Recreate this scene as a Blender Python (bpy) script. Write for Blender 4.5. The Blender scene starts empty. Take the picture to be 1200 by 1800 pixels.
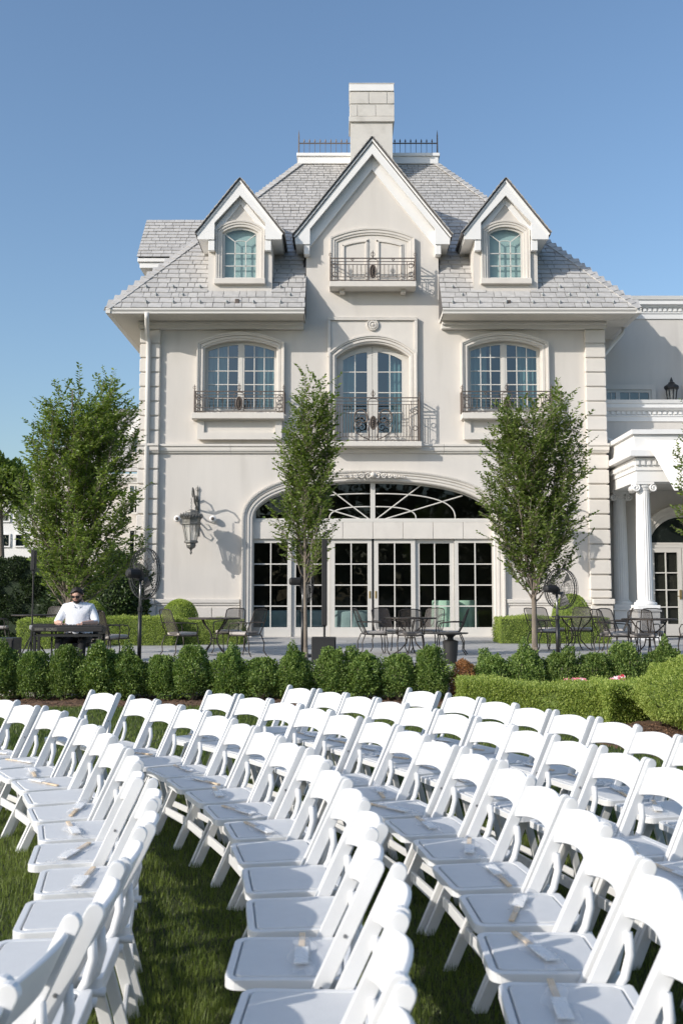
import bpy, bmesh, math, random
import numpy as np
from mathutils import Vector, Matrix, Euler

random.seed(11)
RNG = np.random.default_rng(11)
scene = bpy.context.scene
COL = scene.collection
PI = math.pi

# ------------------------------------------------------------------ camera, sky, sun, exposure
FPX, CX, CY = 1750.0, 600.0, 900.0
CAMH = 1.575
PITCH = math.atan(151.0 / FPX)
cam_d = bpy.data.cameras.new('camera')
cam = bpy.data.objects.new('camera', cam_d)
COL.objects.link(cam)
cam.location = (0, 0, CAMH)
cam.rotation_euler = (PI / 2 + PITCH, 0, 0)
cam_d.sensor_fit = 'VERTICAL'
cam_d.sensor_height = 36.0
cam_d.sensor_width = 24.0
cam_d.lens = 35.0
cam_d.clip_start = 0.05
cam_d.clip_end = 4000
cam_d.dof.use_dof = True
cam_d.dof.focus_distance = 21.0
cam_d.dof.aperture_fstop = 5.6
scene.camera = cam

SUN_TRAVEL = Vector((1.44, 1.0, -0.86)).normalized()
SUN_ELEV = math.asin(-SUN_TRAVEL.z)
world = bpy.data.worlds.new('World')
scene.world = world
world.use_nodes = True
wn = world.node_tree.nodes
wn.clear()
wo = wn.new('ShaderNodeOutputWorld')
bg = wn.new('ShaderNodeBackground')
sky = wn.new('ShaderNodeTexSky')
sky.sky_type = 'NISHITA'
sky.sun_disc = False
sky.sun_elevation = SUN_ELEV
sky.sun_rotation = math.atan2(-SUN_TRAVEL.x, -SUN_TRAVEL.y)
sky.altitude = 0
sky.air_density = 1.25
sky.dust_density = 1.6
sky.ozone_density = 3.8
world.node_tree.links.new(sky.outputs[0], bg.inputs[0])
world.node_tree.links.new(bg.outputs[0], wo.inputs[0])
bg.inputs[1].default_value = 0.15

sun_d = bpy.data.lights.new('sun', 'SUN')
sun_d.energy = 3.5
sun_d.angle = math.radians(0.55)
sun_d.color = (1.0, 0.94, 0.865)
sun = bpy.data.objects.new('sun', sun_d)
COL.objects.link(sun)
sun.rotation_euler = SUN_TRAVEL.to_track_quat('-Z', 'Y').to_euler()
sun.location = (-20, -15, 30)

scene.view_settings.view_transform = 'Standard'
scene.view_settings.look = 'None'
scene.view_settings.gamma = 1
scene.view_settings.exposure = 0.22
scene.render.engine = 'CYCLES'

# ------------------------------------------------------------------ pixel -> place
_c, _s = math.cos(PITCH), math.sin(PITCH)
def W(px, py, Y):
    """photo pixel on the vertical plane at depth Y -> (X, Z)"""
    dx, dz = (px - CX) / FPX, (CY - py) / FPX
    t = Y / (_c - dz * _s)
    return dx * t, CAMH + (_s + dz * _c) * t
def G(px, py, z=0.0):
    """photo pixel on the level ground at height z -> (X, Y)"""
    dx, dz = (px - CX) / FPX, (CY - py) / FPX
    t = (z - CAMH) / (_s + dz * _c)
    return dx * t, (_c - dz * _s) * t

# ------------------------------------------------------------------ materials
MATS = {}
def nt(name):
    m = bpy.data.materials.new(name)
    m.use_nodes = True
    n = m.node_tree.nodes
    b = n['Principled BSDF']
    return m, n, m.node_tree.links, b
def mat(name, col, rough=0.6, var=0.0, scale=3.0, bump=0.0, bscale=60.0, metal=0.0, spec=0.5, stain=None, attr=None, objrand=0.0, stretch=None):
    if name in MATS: return MATS[name]
    m, n, L, b = nt(name)
    b.inputs['Roughness'].default_value = rough
    b.inputs['Metallic'].default_value = metal
    b.inputs['Specular IOR Level'].default_value = spec
    b.inputs['Base Color'].default_value = (*col, 1)
    out = None
    tc = n.new('ShaderNodeTexCoord')
    vec = tc.outputs['Object']
    if stretch:
        mp = n.new('ShaderNodeMapping'); mp.inputs['Scale'].default_value = stretch
        L.new(vec, mp.inputs[0]); vec = mp.outputs[0]
    if var:
        t = n.new('ShaderNodeTexNoise'); t.inputs['Scale'].default_value = scale
        t.inputs['Detail'].default_value = 6
        t.inputs['Roughness'].default_value = 0.62
        L.new(vec, t.inputs['Vector'])
        r = n.new('ShaderNodeMapRange')
        r.inputs['From Min'].default_value = 0.3; r.inputs['From Max'].default_value = 0.7
        r.inputs['To Min'].default_value = 1 - var; r.inputs['To Max'].default_value = 1 + var
        L.new(t.outputs['Fac'], r.inputs['Value'])
        mx = n.new('ShaderNodeVectorMath'); mx.operation = 'SCALE'
        mx.inputs[0].default_value = col
        L.new(r.outputs[0], mx.inputs['Scale'])
        out = mx.outputs[0]
    if stain:
        t2 = n.new('ShaderNodeTexNoise'); t2.inputs['Scale'].default_value = stain[2]
        t2.inputs['Detail'].default_value = 8
        L.new(vec, t2.inputs['Vector'])
        r2 = n.new('ShaderNodeMapRange')
        r2.inputs['From Min'].default_value = stain[3]; r2.inputs['From Max'].default_value = stain[3] + 0.2
        r2.inputs['To Max'].default_value = stain[1]
        L.new(t2.outputs['Fac'], r2.inputs['Value'])
        mm = n.new('ShaderNodeMix'); mm.data_type = 'RGBA'
        L.new(r2.outputs[0], mm.inputs['Factor'])
        if out: L.new(out, mm.inputs['A'])
        else: mm.inputs['A'].default_value = (*col, 1)
        mm.inputs['B'].default_value = (*stain[0], 1)
        out = mm.outputs['Result']
    if objrand or attr:
        if attr:
            a = n.new('ShaderNodeAttribute'); a.attribute_name = attr
            src = a.outputs['Fac']; amt = objrand or 0.3
        else:
            a = n.new('ShaderNodeObjectInfo'); src = a.outputs['Random']; amt = objrand
        r3 = n.new('ShaderNodeMapRange')
        r3.inputs['To Min'].default_value = 1 - amt; r3.inputs['To Max'].default_value = 1 + amt
        L.new(src, r3.inputs['Value'])
        m3 = n.new('ShaderNodeVectorMath'); m3.operation = 'SCALE'
        if out: L.new(out, m3.inputs[0])
        else: m3.inputs[0].default_value = col
        L.new(r3.outputs[0], m3.inputs['Scale'])
        out = m3.outputs[0]
    if out: L.new(out, b.inputs['Base Color'])
    if bump:
        t4 = n.new('ShaderNodeTexNoise'); t4.inputs['Scale'].default_value = bscale
        t4.inputs['Detail'].default_value = 4
        L.new(vec, t4.inputs['Vector'])
        bp = n.new('ShaderNodeBump'); bp.inputs['Strength'].default_value = bump
        bp.inputs['Distance'].default_value = 0.01
        L.new(t4.outputs['Fac'], bp.inputs['Height'])
        L.new(bp.outputs[0], b.inputs['Normal'])
    MATS[name] = m
    return m
def leafmat(name, col, col2, trans=0.35, rough=0.45, amt=0.45):
    m, n, L, b = nt(name)
    a = n.new('ShaderNodeAttribute'); a.attribute_name = 'shade'
    mm = n.new('ShaderNodeMix'); mm.data_type = 'RGBA'
    mm.inputs['A'].default_value = (*col, 1); mm.inputs['B'].default_value = (*col2, 1)
    L.new(a.outputs['Fac'], mm.inputs['Factor'])
    oi = n.new('ShaderNodeObjectInfo'); mr = n.new('ShaderNodeMapRange')
    mr.inputs['To Min'].default_value = 0.86; mr.inputs['To Max'].default_value = 1.14
    L.new(oi.outputs['Random'], mr.inputs['Value'])
    sc = n.new('ShaderNodeVectorMath'); sc.operation = 'SCALE'
    L.new(mm.outputs['Result'], sc.inputs[0]); L.new(mr.outputs[0], sc.inputs['Scale'])
    L.new(sc.outputs[0], b.inputs['Base Color'])
    b.inputs['Roughness'].default_value = rough
    b.inputs['Specular IOR Level'].default_value = 0.35
    t = n.new('ShaderNodeBsdfTranslucent')
    g = n.new('ShaderNodeVectorMath'); g.operation = 'MULTIPLY'
    g.inputs[1].default_value = (1.25, 1.3, 0.6)
    L.new(sc.outputs[0], g.inputs[0]); L.new(g.outputs[0], t.inputs['Color'])
    ms = n.new('ShaderNodeMixShader'); ms.inputs[0].default_value = trans
    L.new(b.outputs[0], ms.inputs[1]); L.new(t.outputs[0], ms.inputs[2])
    L.new(ms.outputs[0], n['Material Output'].inputs['Surface'])
    MATS[name] = m
    return m
def glassmat(name, tint, ior=1.6, boost=0.0):
    m, n, L, b = nt(name)
    n.remove(b)
    tr = n.new('ShaderNodeBsdfTransparent'); tr.inputs[0].default_value = (*tint, 1)
    gl = n.new('ShaderNodeBsdfGlossy'); gl.inputs['Roughness'].default_value = 0.01
    gl.inputs['Color'].default_value = (0.95, 0.98, 1, 1)
    fr = n.new('ShaderNodeFresnel'); fr.inputs['IOR'].default_value = ior
    ge = n.new('ShaderNodeNewGeometry'); io = n.new('ShaderNodeMapRange')      # thin sheet: same reflectance from either side
    io.inputs['To Min'].default_value = ior; io.inputs['To Max'].default_value = 1 / ior
    L.new(ge.outputs['Backfacing'], io.inputs['Value']); L.new(io.outputs[0], fr.inputs['IOR'])
    tc = n.new('ShaderNodeTexCoord'); no = n.new('ShaderNodeTexNoise'); no.inputs['Scale'].default_value = 1.3
    bp = n.new('ShaderNodeBump'); bp.inputs['Strength'].default_value = 0.06; bp.inputs['Distance'].default_value = 0.05
    L.new(tc.outputs['Object'], no.inputs['Vector']); L.new(no.outputs['Fac'], bp.inputs['Height']); L.new(bp.outputs[0], gl.inputs['Normal'])
    ad = n.new('ShaderNodeMath'); ad.operation = 'ADD'; ad.use_clamp = True; ad.inputs[1].default_value = boost
    L.new(fr.outputs[0], ad.inputs[0])
    ms = n.new('ShaderNodeMixShader')
    L.new(ad.outputs[0], ms.inputs[0]); L.new(tr.outputs[0], ms.inputs[1]); L.new(gl.outputs[0], ms.inputs[2])
    L.new(ms.outputs[0], n['Material Output'].inputs['Surface'])
    MATS[name] = m
    return m
def seemat(name, col, alpha, rough=0.5):
    m, n, L, b = nt(name)
    b.inputs['Base Color'].default_value = (*col, 1); b.inputs['Roughness'].default_value = rough
    tr = n.new('ShaderNodeBsdfTransparent')
    ms = n.new('ShaderNodeMixShader'); ms.inputs[0].default_value = alpha
    L.new(tr.outputs[0], ms.inputs[1]); L.new(b.outputs[0], ms.inputs[2])
    L.new(ms.outputs[0], n['Material Output'].inputs['Surface'])
    MATS[name] = m
    return m

STUCCO = mat('stucco', (0.635, 0.598, 0.55), 0.85, 0.05, 0.8, 0.25, 90, stain=((0.46, 0.43, 0.39), 0.42, 1.2, 0.55), stretch=(1.6, 1.6, 0.28))
STONE = mat('cast_stone', (0.665, 0.625, 0.57), 0.8, 0.05, 1.6, 0.2, 70, stain=((0.5, 0.47, 0.43), 0.3, 1.7, 0.57))
CHIMSTONE = mat('chimney_stone', (0.60, 0.575, 0.53), 0.85, 0.07, 2.0, 0.3, 60, stain=((0.4, 0.38, 0.34), 0.5, 2.2, 0.55))
TRIM = mat('white_paint', (0.80, 0.79, 0.77), 0.5, 0.03, 2.0, 0.05, 30)
TRIM2 = mat('cream_paint', (0.69, 0.665, 0.625), 0.5, 0.03, 2.0, 0.05, 30)
SOFFIT = mat('soffit_paint', (0.66, 0.62, 0.55), 0.6, 0.03, 2.0)
SASH = mat('sash_paint', (0.62, 0.595, 0.55), 0.45, 0.03, 3.0)
SLATE = mat('slate', (0.45, 0.435, 0.415), 0.62, 0.14, 5.0, 0.35, 45, objrand=0.09)
SLATEJ = mat('slate_field', (0.45, 0.435, 0.415), 0.62, 0.14, 5.0, 0.35, 45, attr='shade', objrand=0.09)
SLATEU = mat('slate_underlay', (0.10, 0.095, 0.095), 0.9)
IRON = mat('weathered_iron', (0.13, 0.105, 0.09), 0.55, 0.2, 9, metal=0.3)
BRONZE = mat('verdigris_bronze', (0.16, 0.155, 0.14), 0.5, 0.35, 12, metal=0.35, stain=((0.30, 0.31, 0.29), 0.7, 9, 0.52))
BLACK = mat('black_metal', (0.018, 0.018, 0.018), 0.45, 0.15, 8)
BLACKP = mat('black_plastic', (0.022, 0.021, 0.021), 0.5, 0.1, 8)
BRASS = mat('brass', (0.55, 0.40, 0.18), 0.35, metal=0.9)
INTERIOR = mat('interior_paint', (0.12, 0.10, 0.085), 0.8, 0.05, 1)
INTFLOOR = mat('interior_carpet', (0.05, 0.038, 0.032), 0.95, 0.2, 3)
CURTAIN = mat('sheer_curtain', (0.52, 0.54, 0.51), 0.9, 0.04, 2)
BLIND = mat('window_blind', (0.60, 0.62, 0.59), 0.9, 0.02, 2)
GLASS = glassmat('window_glass', (0.42, 0.58, 0.60), 1.75, 0.07)
GLASSD = glassmat('door_glass', (0.74, 0.82, 0.77), 1.5, 0.0)
GLASSL = glassmat('dormer_glass', (0.70, 0.83, 0.83), 1.5, 0.02)
LAMPGLASS = seemat('lantern_glass', (0.75, 0.74, 0.68), 0.35, 0.15)
CHAIRW = mat('white_resin', (0.73, 0.73, 0.72), 0.40, 0.02, 6, stain=((0.72, 0.71, 0.68), 0.35, 7.0, 0.62))
PAD = mat('grey_white_vinyl_pad', (0.66, 0.66, 0.65), 0.5, 0.03, 14, 0.08, 120)
CUSHION = mat('taupe_cushion', (0.46, 0.42, 0.385), 0.9, 0.08, 12, 0.3, 120)
MESHM = seemat('metal_mesh', (0.085, 0.07, 0.06), 0.58)
BRONZEF = mat('dark_bronze_frame', (0.06, 0.05, 0.043), 0.45, 0.2, 10, metal=0.3)
BARK = mat('hornbeam_bark', (0.20, 0.165, 0.13), 0.9, 0.3, 14, 0.6, 40, stretch=(1, 1, 0.25), stain=((0.33, 0.31, 0.28), 0.6, 9, 0.55))
LEAF = leafmat('hornbeam_leaf', (0.085, 0.14, 0.026), (0.24, 0.31, 0.075), 0.42)
LEAFB = leafmat('boxwood_leaf', (0.07, 0.14, 0.03), (0.29, 0.38, 0.11), 0.30)
LEAFH = leafmat('clipped_hedge_leaf', (0.19, 0.28, 0.05), (0.50, 0.57, 0.16), 0.38)
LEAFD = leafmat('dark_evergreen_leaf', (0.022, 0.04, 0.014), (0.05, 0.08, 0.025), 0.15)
LEAFO = leafmat('dead_leaf', (0.30, 0.13, 0.05), (0.50, 0.27, 0.12), 0.2)
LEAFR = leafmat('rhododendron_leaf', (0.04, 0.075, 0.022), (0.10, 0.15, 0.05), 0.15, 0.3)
GRASS = leafmat('grass_blade', (0.045, 0.085, 0.014), (0.20, 0.25, 0.06), 0.30)
LAWN = mat('lawn_soil', (0.035, 0.042, 0.016), 0.95, 0.35, 2.2, 0.6, 40, stain=((0.06, 0.05, 0.025), 0.5, 5.0, 0.55))
MULCH = mat('mulch', (0.13, 0.075, 0.045), 0.95, 0.45, 30, 0.9, 60)
BLUESTONE = mat('bluestone', (0.42, 0.41, 0.39), 0.8, 0.12, 3.0, 0.2, 40, objrand=0.10, stain=((0.31, 0.30, 0.285), 0.4, 2.0, 0.55))
JOINT = mat('paver_joint', (0.16, 0.15, 0.14), 0.95, 0.1, 5)
PLASTICW = seemat('clear_plastic_sleeve', (0.92, 0.93, 0.94), 0.20, 0.10)
WOOD = mat('pale_wood', (0.72, 0.56, 0.38), 0.6, 0.08, 20, stretch=(1, 8, 1))
PAPER = mat('white_paper', (0.82, 0.81, 0.78), 0.8)
SKIN = mat('skin', (0.60, 0.37, 0.28), 0.55, 0.06, 9)
HAIR = mat('dark_hair', (0.022, 0.016, 0.013), 0.6, 0.3, 40, 0.6, 160, stretch=(1, 1, 0.2))
SHIRT = mat('white_shirt', (0.78, 0.80, 0.85), 0.85, 0.05, 5, 0.5, 14)
TROUSER = mat('black_trousers', (0.015, 0.015, 0.017), 0.85, 0.2, 9, 0.4, 20)
CLOTHM = mat('mint_tablecloth', (0.60, 0.76, 0.66), 0.85, 0.04, 5)
CLOTHB = mat('pale_blue_tablecloth', (0.40, 0.47, 0.52), 0.85, 0.08, 6)
CANVAS = mat('white_canvas', (0.82, 0.81, 0.79), 0.85, 0.02, 3, 0.1, 200)
PRINT = mat('pale_print', (0.20, 0.19, 0.16), 0.5)

# ------------------------------------------------------------------ mesh builder
class MB:
    def __init__(s): s.v = []; s.f = []
    def add(s, vs, fs):
        o = len(s.v); s.v += [tuple(p) for p in vs]; s.f += [tuple(i + o for i in f) for f in fs]; return s
    def box(s, x0, x1, y0, y1, z0, z1):
        if x1 < x0: x0, x1 = x1, x0
        if y1 < y0: y0, y1 = y1, y0
        if z1 < z0: z0, z1 = z1, z0
        return s.add([(x0, y0, z0), (x1, y0, z0), (x1, y1, z0), (x0, y1, z0), (x0, y0, z1), (x1, y0, z1), (x1, y1, z1), (x0, y1, z1)],
                     [(0, 3, 2, 1), (4, 5, 6, 7), (0, 1, 5, 4), (1, 2, 6, 5), (2, 3, 7, 6), (3, 0, 4, 7)])
    def bar(s, a, b, w, t, up=(0, 0, 1)):
        """box beam from a to b: width w across, thickness t along 'up'"""
        a, b, up = Vector(a), Vector(b), Vector(up)
        d = (b - a).normalized(); sx = d.cross(up).normalized(); u = sx.cross(d).normalized()
        vs = []
        for p in (a, b):
            for i, j in ((-1, -1), (1, -1), (1, 1), (-1, 1)): vs.append(p + sx * (i * w / 2) + u * (j * t / 2))
        return s.add(vs, [(0, 3, 2, 1), (4, 5, 6, 7), (0, 1, 5, 4), (1, 2, 6, 5), (2, 3, 7, 6), (3, 0, 4, 7)])
    def tube(s, pts, r, n=6, closed=False, caps=True):
        pts = [Vector(p) for p in pts]; m = len(pts)
        rs = r if isinstance(r, (list, tuple)) else [r] * m
        o = len(s.v); prev = None
        for i, p in enumerate(pts):
            if closed: d = pts[(i + 1) % m] - pts[i - 1]
            else: d = pts[min(i + 1, m - 1)] - pts[max(i - 1, 0)]
            d = d.normalized() if d.length > 1e-9 else Vector((0, 0, 1))
            if prev is None:
                u = d.orthogonal().normalized()
            else:
                u = prev - d * prev.dot(d)
                u = u.normalized() if u.length > 1e-6 else d.orthogonal().normalized()
            prev = u; w = d.cross(u)
            for k in range(n):
                a = 2 * PI * k / n
                s.v.append(tuple(p + (u * math.cos(a) + w * math.sin(a)) * rs[i]))
        for i in range(m if closed else m - 1):
            j = (i + 1) % m
            for k in range(n):
                l = (k + 1) % n
                s.f.append((o + i * n + k, o + i * n + l, o + j * n + l, o + j * n + k))
        if caps and not closed:
            s.f.append(tuple(o + k for k in reversed(range(n)))); s.f.append(tuple(o + (m - 1) * n + k for k in range(n)))
        return s
    def lathe(s, prof, c, n=20, caps=True, flute=None):
        o = len(s.v); c = Vector(c)
        for r, z in prof:
            for k in range(n):
                a = 2 * PI * k / n
                rr = r * (1 - (flute if (flute and k % 2) else 0))
                s.v.append((c.x + rr * math.cos(a), c.y + rr * math.sin(a), c.z + z))
        for i in range(len(prof) - 1):
            for k in range(n):
                l = (k + 1) % n
                s.f.append((o + i * n + k, o + i * n + l, o + (i + 1) * n + l, o + (i + 1) * n + k))
        if caps:
            s.f.append(tuple(o + k for k in reversed(range(n)))); s.f.append(tuple(o + (len(prof) - 1) * n + k for k in range(n)))
        return s
    def prism(s, poly, y0, y1):
        """(x,z) polygon, counter-clockwise seen from -Y, between depths y0<y1"""
        n = len(poly); o = len(s.v)
        s.v += [(x, y0, z) for x, z in poly] + [(x, y1, z) for x, z in poly]
        s.f.append(tuple(o + i for i in range(n))); s.f.append(tuple(o + n + i for i in reversed(range(n))))
        for i in range(n):
            j = (i + 1) % n
            s.f.append((o + j, o + i, o + n + i, o + n + j))
        return s
    def molding(s, path, prof, y0, closed=False):
        """sweep profile (n outward, p towards viewer) along an (x,z) path on the wall plane y0"""
        P = [Vector((x, z)) for x, z in path]; m = len(P); o = len(s.v); k = len(prof)
        for i in range(m):
            if closed: a, b = P[i] - P[i - 1], P[(i + 1) % m] - P[i]
            else:
                a = P[i] - P[i - 1] if i else P[1] - P[0]
                b = P[i + 1] - P[i] if i < m - 1 else P[i] - P[i - 1]
            a.normalize(); b.normalize()
            na, nb = Vector((-a.y, a.x)), Vector((-b.y, b.x))
            mi = (na + nb); mi = mi.normalized() / max(0.35, math.sqrt((1 + na.dot(nb)) / 2))
            for n_, p_ in prof: s.v.append((P[i].x + mi.x * n_, y0 - p_, P[i].y + mi.y * n_))
        for i in range(m if closed else m - 1):
            j = (i + 1) % m
            for q in range(k - 1):
                s.f.append((o + i * k + q, o + i * k + q + 1, o + j * k + q + 1, o + j * k + q))
        if not closed:
            s.f.append(tuple(o + q for q in range(k))); s.f.append(tuple(o + (m - 1) * k + q for q in reversed(range(k))))
        return s
    def mesh(s, name, mt, smooth=False):
        me = bpy.data.meshes.new(name)
        me.from_pydata(s.v, [], s.f); me.update()
        bm = bmesh.new(); bm.from_mesh(me); bmesh.ops.recalc_face_normals(bm, faces=bm.faces); bm.to_mesh(me); bm.free()
        if mt: me.materials.append(mt)
        if smooth: me.polygons.foreach_set('use_smooth', [True] * len(me.polygons))
        return me
    def build(s, name, mt, parent=None, smooth=False, bevel=0.0):
        return put(name, s.mesh(name, mt, smooth), parent, bevel)
ORIG = {}
def put(name, me, parent=None, bevel=0.0):
    o = bpy.data.objects.new(name, me); COL.objects.link(o)
    if parent is not None:
        o.parent = parent
        if parent.name in ORIG: o.matrix_parent_inverse = Matrix.Translation(-ORIG[parent.name])
    if bevel:
        b = o.modifiers.new('bevel', 'BEVEL'); b.width = bevel; b.segments = 2; b.limit_method = 'ANGLE'
    return o
def tag(o, label=None, cat=None, group=None, kind=None):
    if label: o['label'] = label
    if cat: o['category'] = cat
    if group: o['group'] = group
    if kind: o['kind'] = kind
    return o
def thing(name, label, cat, loc=(0, 0, 0), group=None, world=True, rotz=0.0):
    """Empty at the thing's base; world=True: its parts are built in world coordinates"""
    o = bpy.data.objects.new(name, None); COL.objects.link(o)
    o.empty_display_size = 0.2
    o.location = loc; o.rotation_euler = (0, 0, rotz)
    if world: ORIG[o.name] = Vector(loc)
    return tag(o, label, cat, group)
def dup(src, loc, rotz=0.0, label=None, group=None, sc=1.0):
    r = src.copy(); COL.objects.link(r); r.location = loc; r.rotation_euler = (0, 0, rotz)
    r.scale = (sc, sc, sc) if not isinstance(sc, tuple) else sc
    if label: r['label'] = label
    if group: r['group'] = group
    for ch in src.children:
        c = ch.copy(); COL.objects.link(c); c.parent = r
        for g in ch.children:
            d = g.copy(); COL.objects.link(d); d.parent = c
    return r
def plate_mesh(outer, holes, y0, y1, mt, name):
    """(x,z) outline with holes, extruded between depths y0 and y1"""
    cu = bpy.data.curves.new('tmp', 'CURVE'); cu.dimensions = '2D'; cu.fill_mode = 'BOTH'
    cu.extrude = abs(y1 - y0) / 2
    for poly in [outer] + list(holes):
        sp = cu.splines.new('POLY'); sp.points.add(len(poly) - 1); sp.use_cyclic_u = True
        for i, (x, z) in enumerate(poly): sp.points[i].co = (x, z, 0, 1)
    ob = bpy.data.objects.new('tmp', cu); COL.objects.link(ob)
    dg = bpy.context.evaluated_depsgraph_get(); dg.update()
    me = bpy.data.meshes.new_from_object(ob.evaluated_get(dg))
    bpy.data.objects.remove(ob); bpy.data.curves.remove(cu)
    ym = (y0 + y1) / 2
    for v in me.vertices:
        x, y, z = v.co; v.co = (x, ym - z, y)
    me.materials.clear(); me.materials.append(mt); me.name = name
    return me
def plate(name, outer, holes, y0, y1, mt, parent=None, bevel=0.0):
    return put(name, plate_mesh(outer, holes, y0, y1, mt, name), parent, bevel)
def arc_top(xc, a, zs, rise):
    R = (a * a + rise * rise) / (2 * rise)
    return lambda x: zs + math.sqrt(max(0.0, R * R - (x - xc) ** 2)) - (R - rise)
def arch_path(x0, x1, zb, top, n=16):
    """left jamb up, over the arch, right jamb down"""
    return [(x0, zb)] + [(x0 + (x1 - x0) * i / n, top(x0 + (x1 - x0) * i / n)) for i in range(n + 1)] + [(x1, zb)]
def arch_poly(x0, x1, zb, top, n=16):
    p = arch_path(x0, x1, zb, top, n)
    return p[::-1]
def np_mesh(name, V, F, mt, shade=None, smooth=False):
    """numpy verts, equal-sized faces; shade: one value per face"""
    me = bpy.data.meshes.new(name)
    k = F.shape[1]
    me.vertices.add(len(V)); me.vertices.foreach_set('co', np.ascontiguousarray(V, np.float32).ravel())
    me.loops.add(F.size); me.loops.foreach_set('vertex_index', np.ascontiguousarray(F, np.int32).ravel())
    me.polygons.add(len(F)); me.polygons.foreach_set('loop_start', np.arange(0, F.size, k, dtype=np.int32))
    if mt: me.materials.append(mt)
    if shade is not None:
        at = me.attributes.new('shade', 'FLOAT', 'FACE'); at.data.foreach_set('value', np.asarray(shade, np.float32))
    me.update(calc_edges=True)
    me.polygons.foreach_set('use_smooth', [bool(smooth)] * len(F))
    return me
def unit(a): return a / np.maximum(1e-9, np.linalg.norm(a, axis=-1, keepdims=True))
def leaves(C, D, Nn, L, Wd, mt, name, shade=None, rng=RNG):
    """diamond leaves: base C, axis D, rough normal Nn, length L, width Wd"""
    D = unit(D); S = unit(np.cross(D, Nn)); n = len(C)
    L = np.broadcast_to(L, (n,))[:, None]; Wd = np.broadcast_to(Wd, (n,))[:, None]
    N2 = np.cross(S, D)
    m = C + D * L * 0.45
    V = np.stack([C, m + S * Wd / 2 + N2 * Wd * .12, C + D * L, m - S * Wd / 2 + N2 * Wd * .12], 1).reshape(-1, 3)
    F = np.arange(4 * n).reshape(n, 4)
    if shade is None: shade = rng.random(n)
    return np_mesh(name, V, F, mt, shade)
# ------------------------------------------------------------------ the mansion
F, PZ = 29.2, 0.43
XC = W(655, 800, F)[0]
def hx(px, py=700, Y=F): return XC - W(px, py, Y)[0]
def zf(py, Y=F, px=655): return W(px, py, Y)[1]
def arch_path(x0, x1, zb, top, n=20):
    xc, a = (x0 + x1) / 2, (x1 - x0) / 2
    xs = [xc - a * math.cos(PI * i / n) for i in range(n + 1)]
    return [(x0, zb)] + [(x, top(x)) for x in xs] + [(x1, zb)]
HW = hx(250.5, 640)
mansion = thing('mansion', 'cream stucco mansion with grey slate hip roof, dormers and a wide arched French door opening', 'building', (XC, F, PZ))
MS = mansion
GW = hx(538, 500)
YE = F - 1.08
EH = hx(186, 541, YE)
zSoff = W(300, 550, YE)[1]
ZE = zSoff + 0.15
r_ = 5.2
for _ in range(30):
    X_, Z_ = W(525, 287, YE + r_)
    r_ = r_ + 0.5 * ((EH - (XC - X_)) - r_)
RUN, YD = r_, YE + r_
ZD = W(525, 287, YD)[1]
TAN = (ZD - ZE) / RUN
def roof_z(y): return ZE + (y - YE) * TAN
DECK = EH - RUN
YBK = F + 12.2
YD2 = YBK - RUN
# gable
YG = F - 0.28
zA = W(655, 243, YG)[1]
gE, zGE = hx(518, 412, YG), W(518, 412, YG)[1]
GM = (zA - zGE) / gE
zTop = zf(553)
# openings
wx0, wx1 = hx(359, 660), hx(487, 660)
wzb, wzs, wzt = zf(724), zf(611), zf(597.5)
cxh = (hx(590, 690) + (W(719.5, 690, F)[0] - XC)) / 2
czb, czs, czt = zf(777), zf(627), zf(602.5)
ah = (hx(440, 1000) + (W(867, 1000, F)[0] - XC)) / 2
azs, azt = zf(914), zf(844)
def topbig(x):
    u = min(1.0, abs(x - XC) / ah)
    return azs + (azt - azs) * (1 - u ** 2.25) ** (1 / 2.25)
def side_top(sd):
    c = XC + sd * (wx0 + wx1) / 2
    return arc_top(c, (wx0 - wx1) / 2, wzs, wzt - wzs)
ctop = arc_top(XC, cxh, czs, czt - czs)
side_rng = {}
holes = []
for sd in (-1, 1):
    a, b = sorted((XC + sd * wx0, XC + sd * wx1)); side_rng[sd] = (a, b)
    holes.append(arch_poly(a, b, wzb, side_top(sd)))
holes.append(arch_poly(XC - cxh, XC + cxh, czb, ctop))
gz = lambda h: zA - 0.16 - GM * h
outer = [(XC - HW, PZ - 0.3), (XC - ah, PZ - 0.3)] + arch_path(XC - ah, XC + ah, PZ - 0.3, topbig, 40)[1:-1] + [(XC + ah, PZ - 0.3), (XC + HW, PZ - 0.3), (XC + HW, zTop), (XC + GW, zTop), (XC + GW, gz(GW)), (XC, gz(0)), (XC - GW, gz(GW)), (XC - GW, zTop), (XC - HW, zTop)]
wall = plate('wall', outer, holes, F, F + 0.32, STUCCO, MS)
MB().box(XC - HW, XC - HW + .3, F + .33, F + 12, PZ - .3, zTop).build('side_wall', STUCCO, MS)
MB().box(XC + HW - .3, XC + HW, F + .33, F + 12, PZ - .3, zTop).build('side_wall', STUCCO, MS)
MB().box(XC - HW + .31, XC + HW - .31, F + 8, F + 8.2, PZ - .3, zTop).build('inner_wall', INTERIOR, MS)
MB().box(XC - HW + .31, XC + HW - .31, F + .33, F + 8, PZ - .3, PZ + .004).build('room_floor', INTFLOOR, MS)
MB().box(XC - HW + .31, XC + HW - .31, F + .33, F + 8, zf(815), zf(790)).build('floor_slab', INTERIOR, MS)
MB().box(XC - HW + .31, XC + HW - .31, F + .33, F + 8, zTop - .25, zTop - .02).build('ceiling_slab', INTERIOR, MS)

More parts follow.
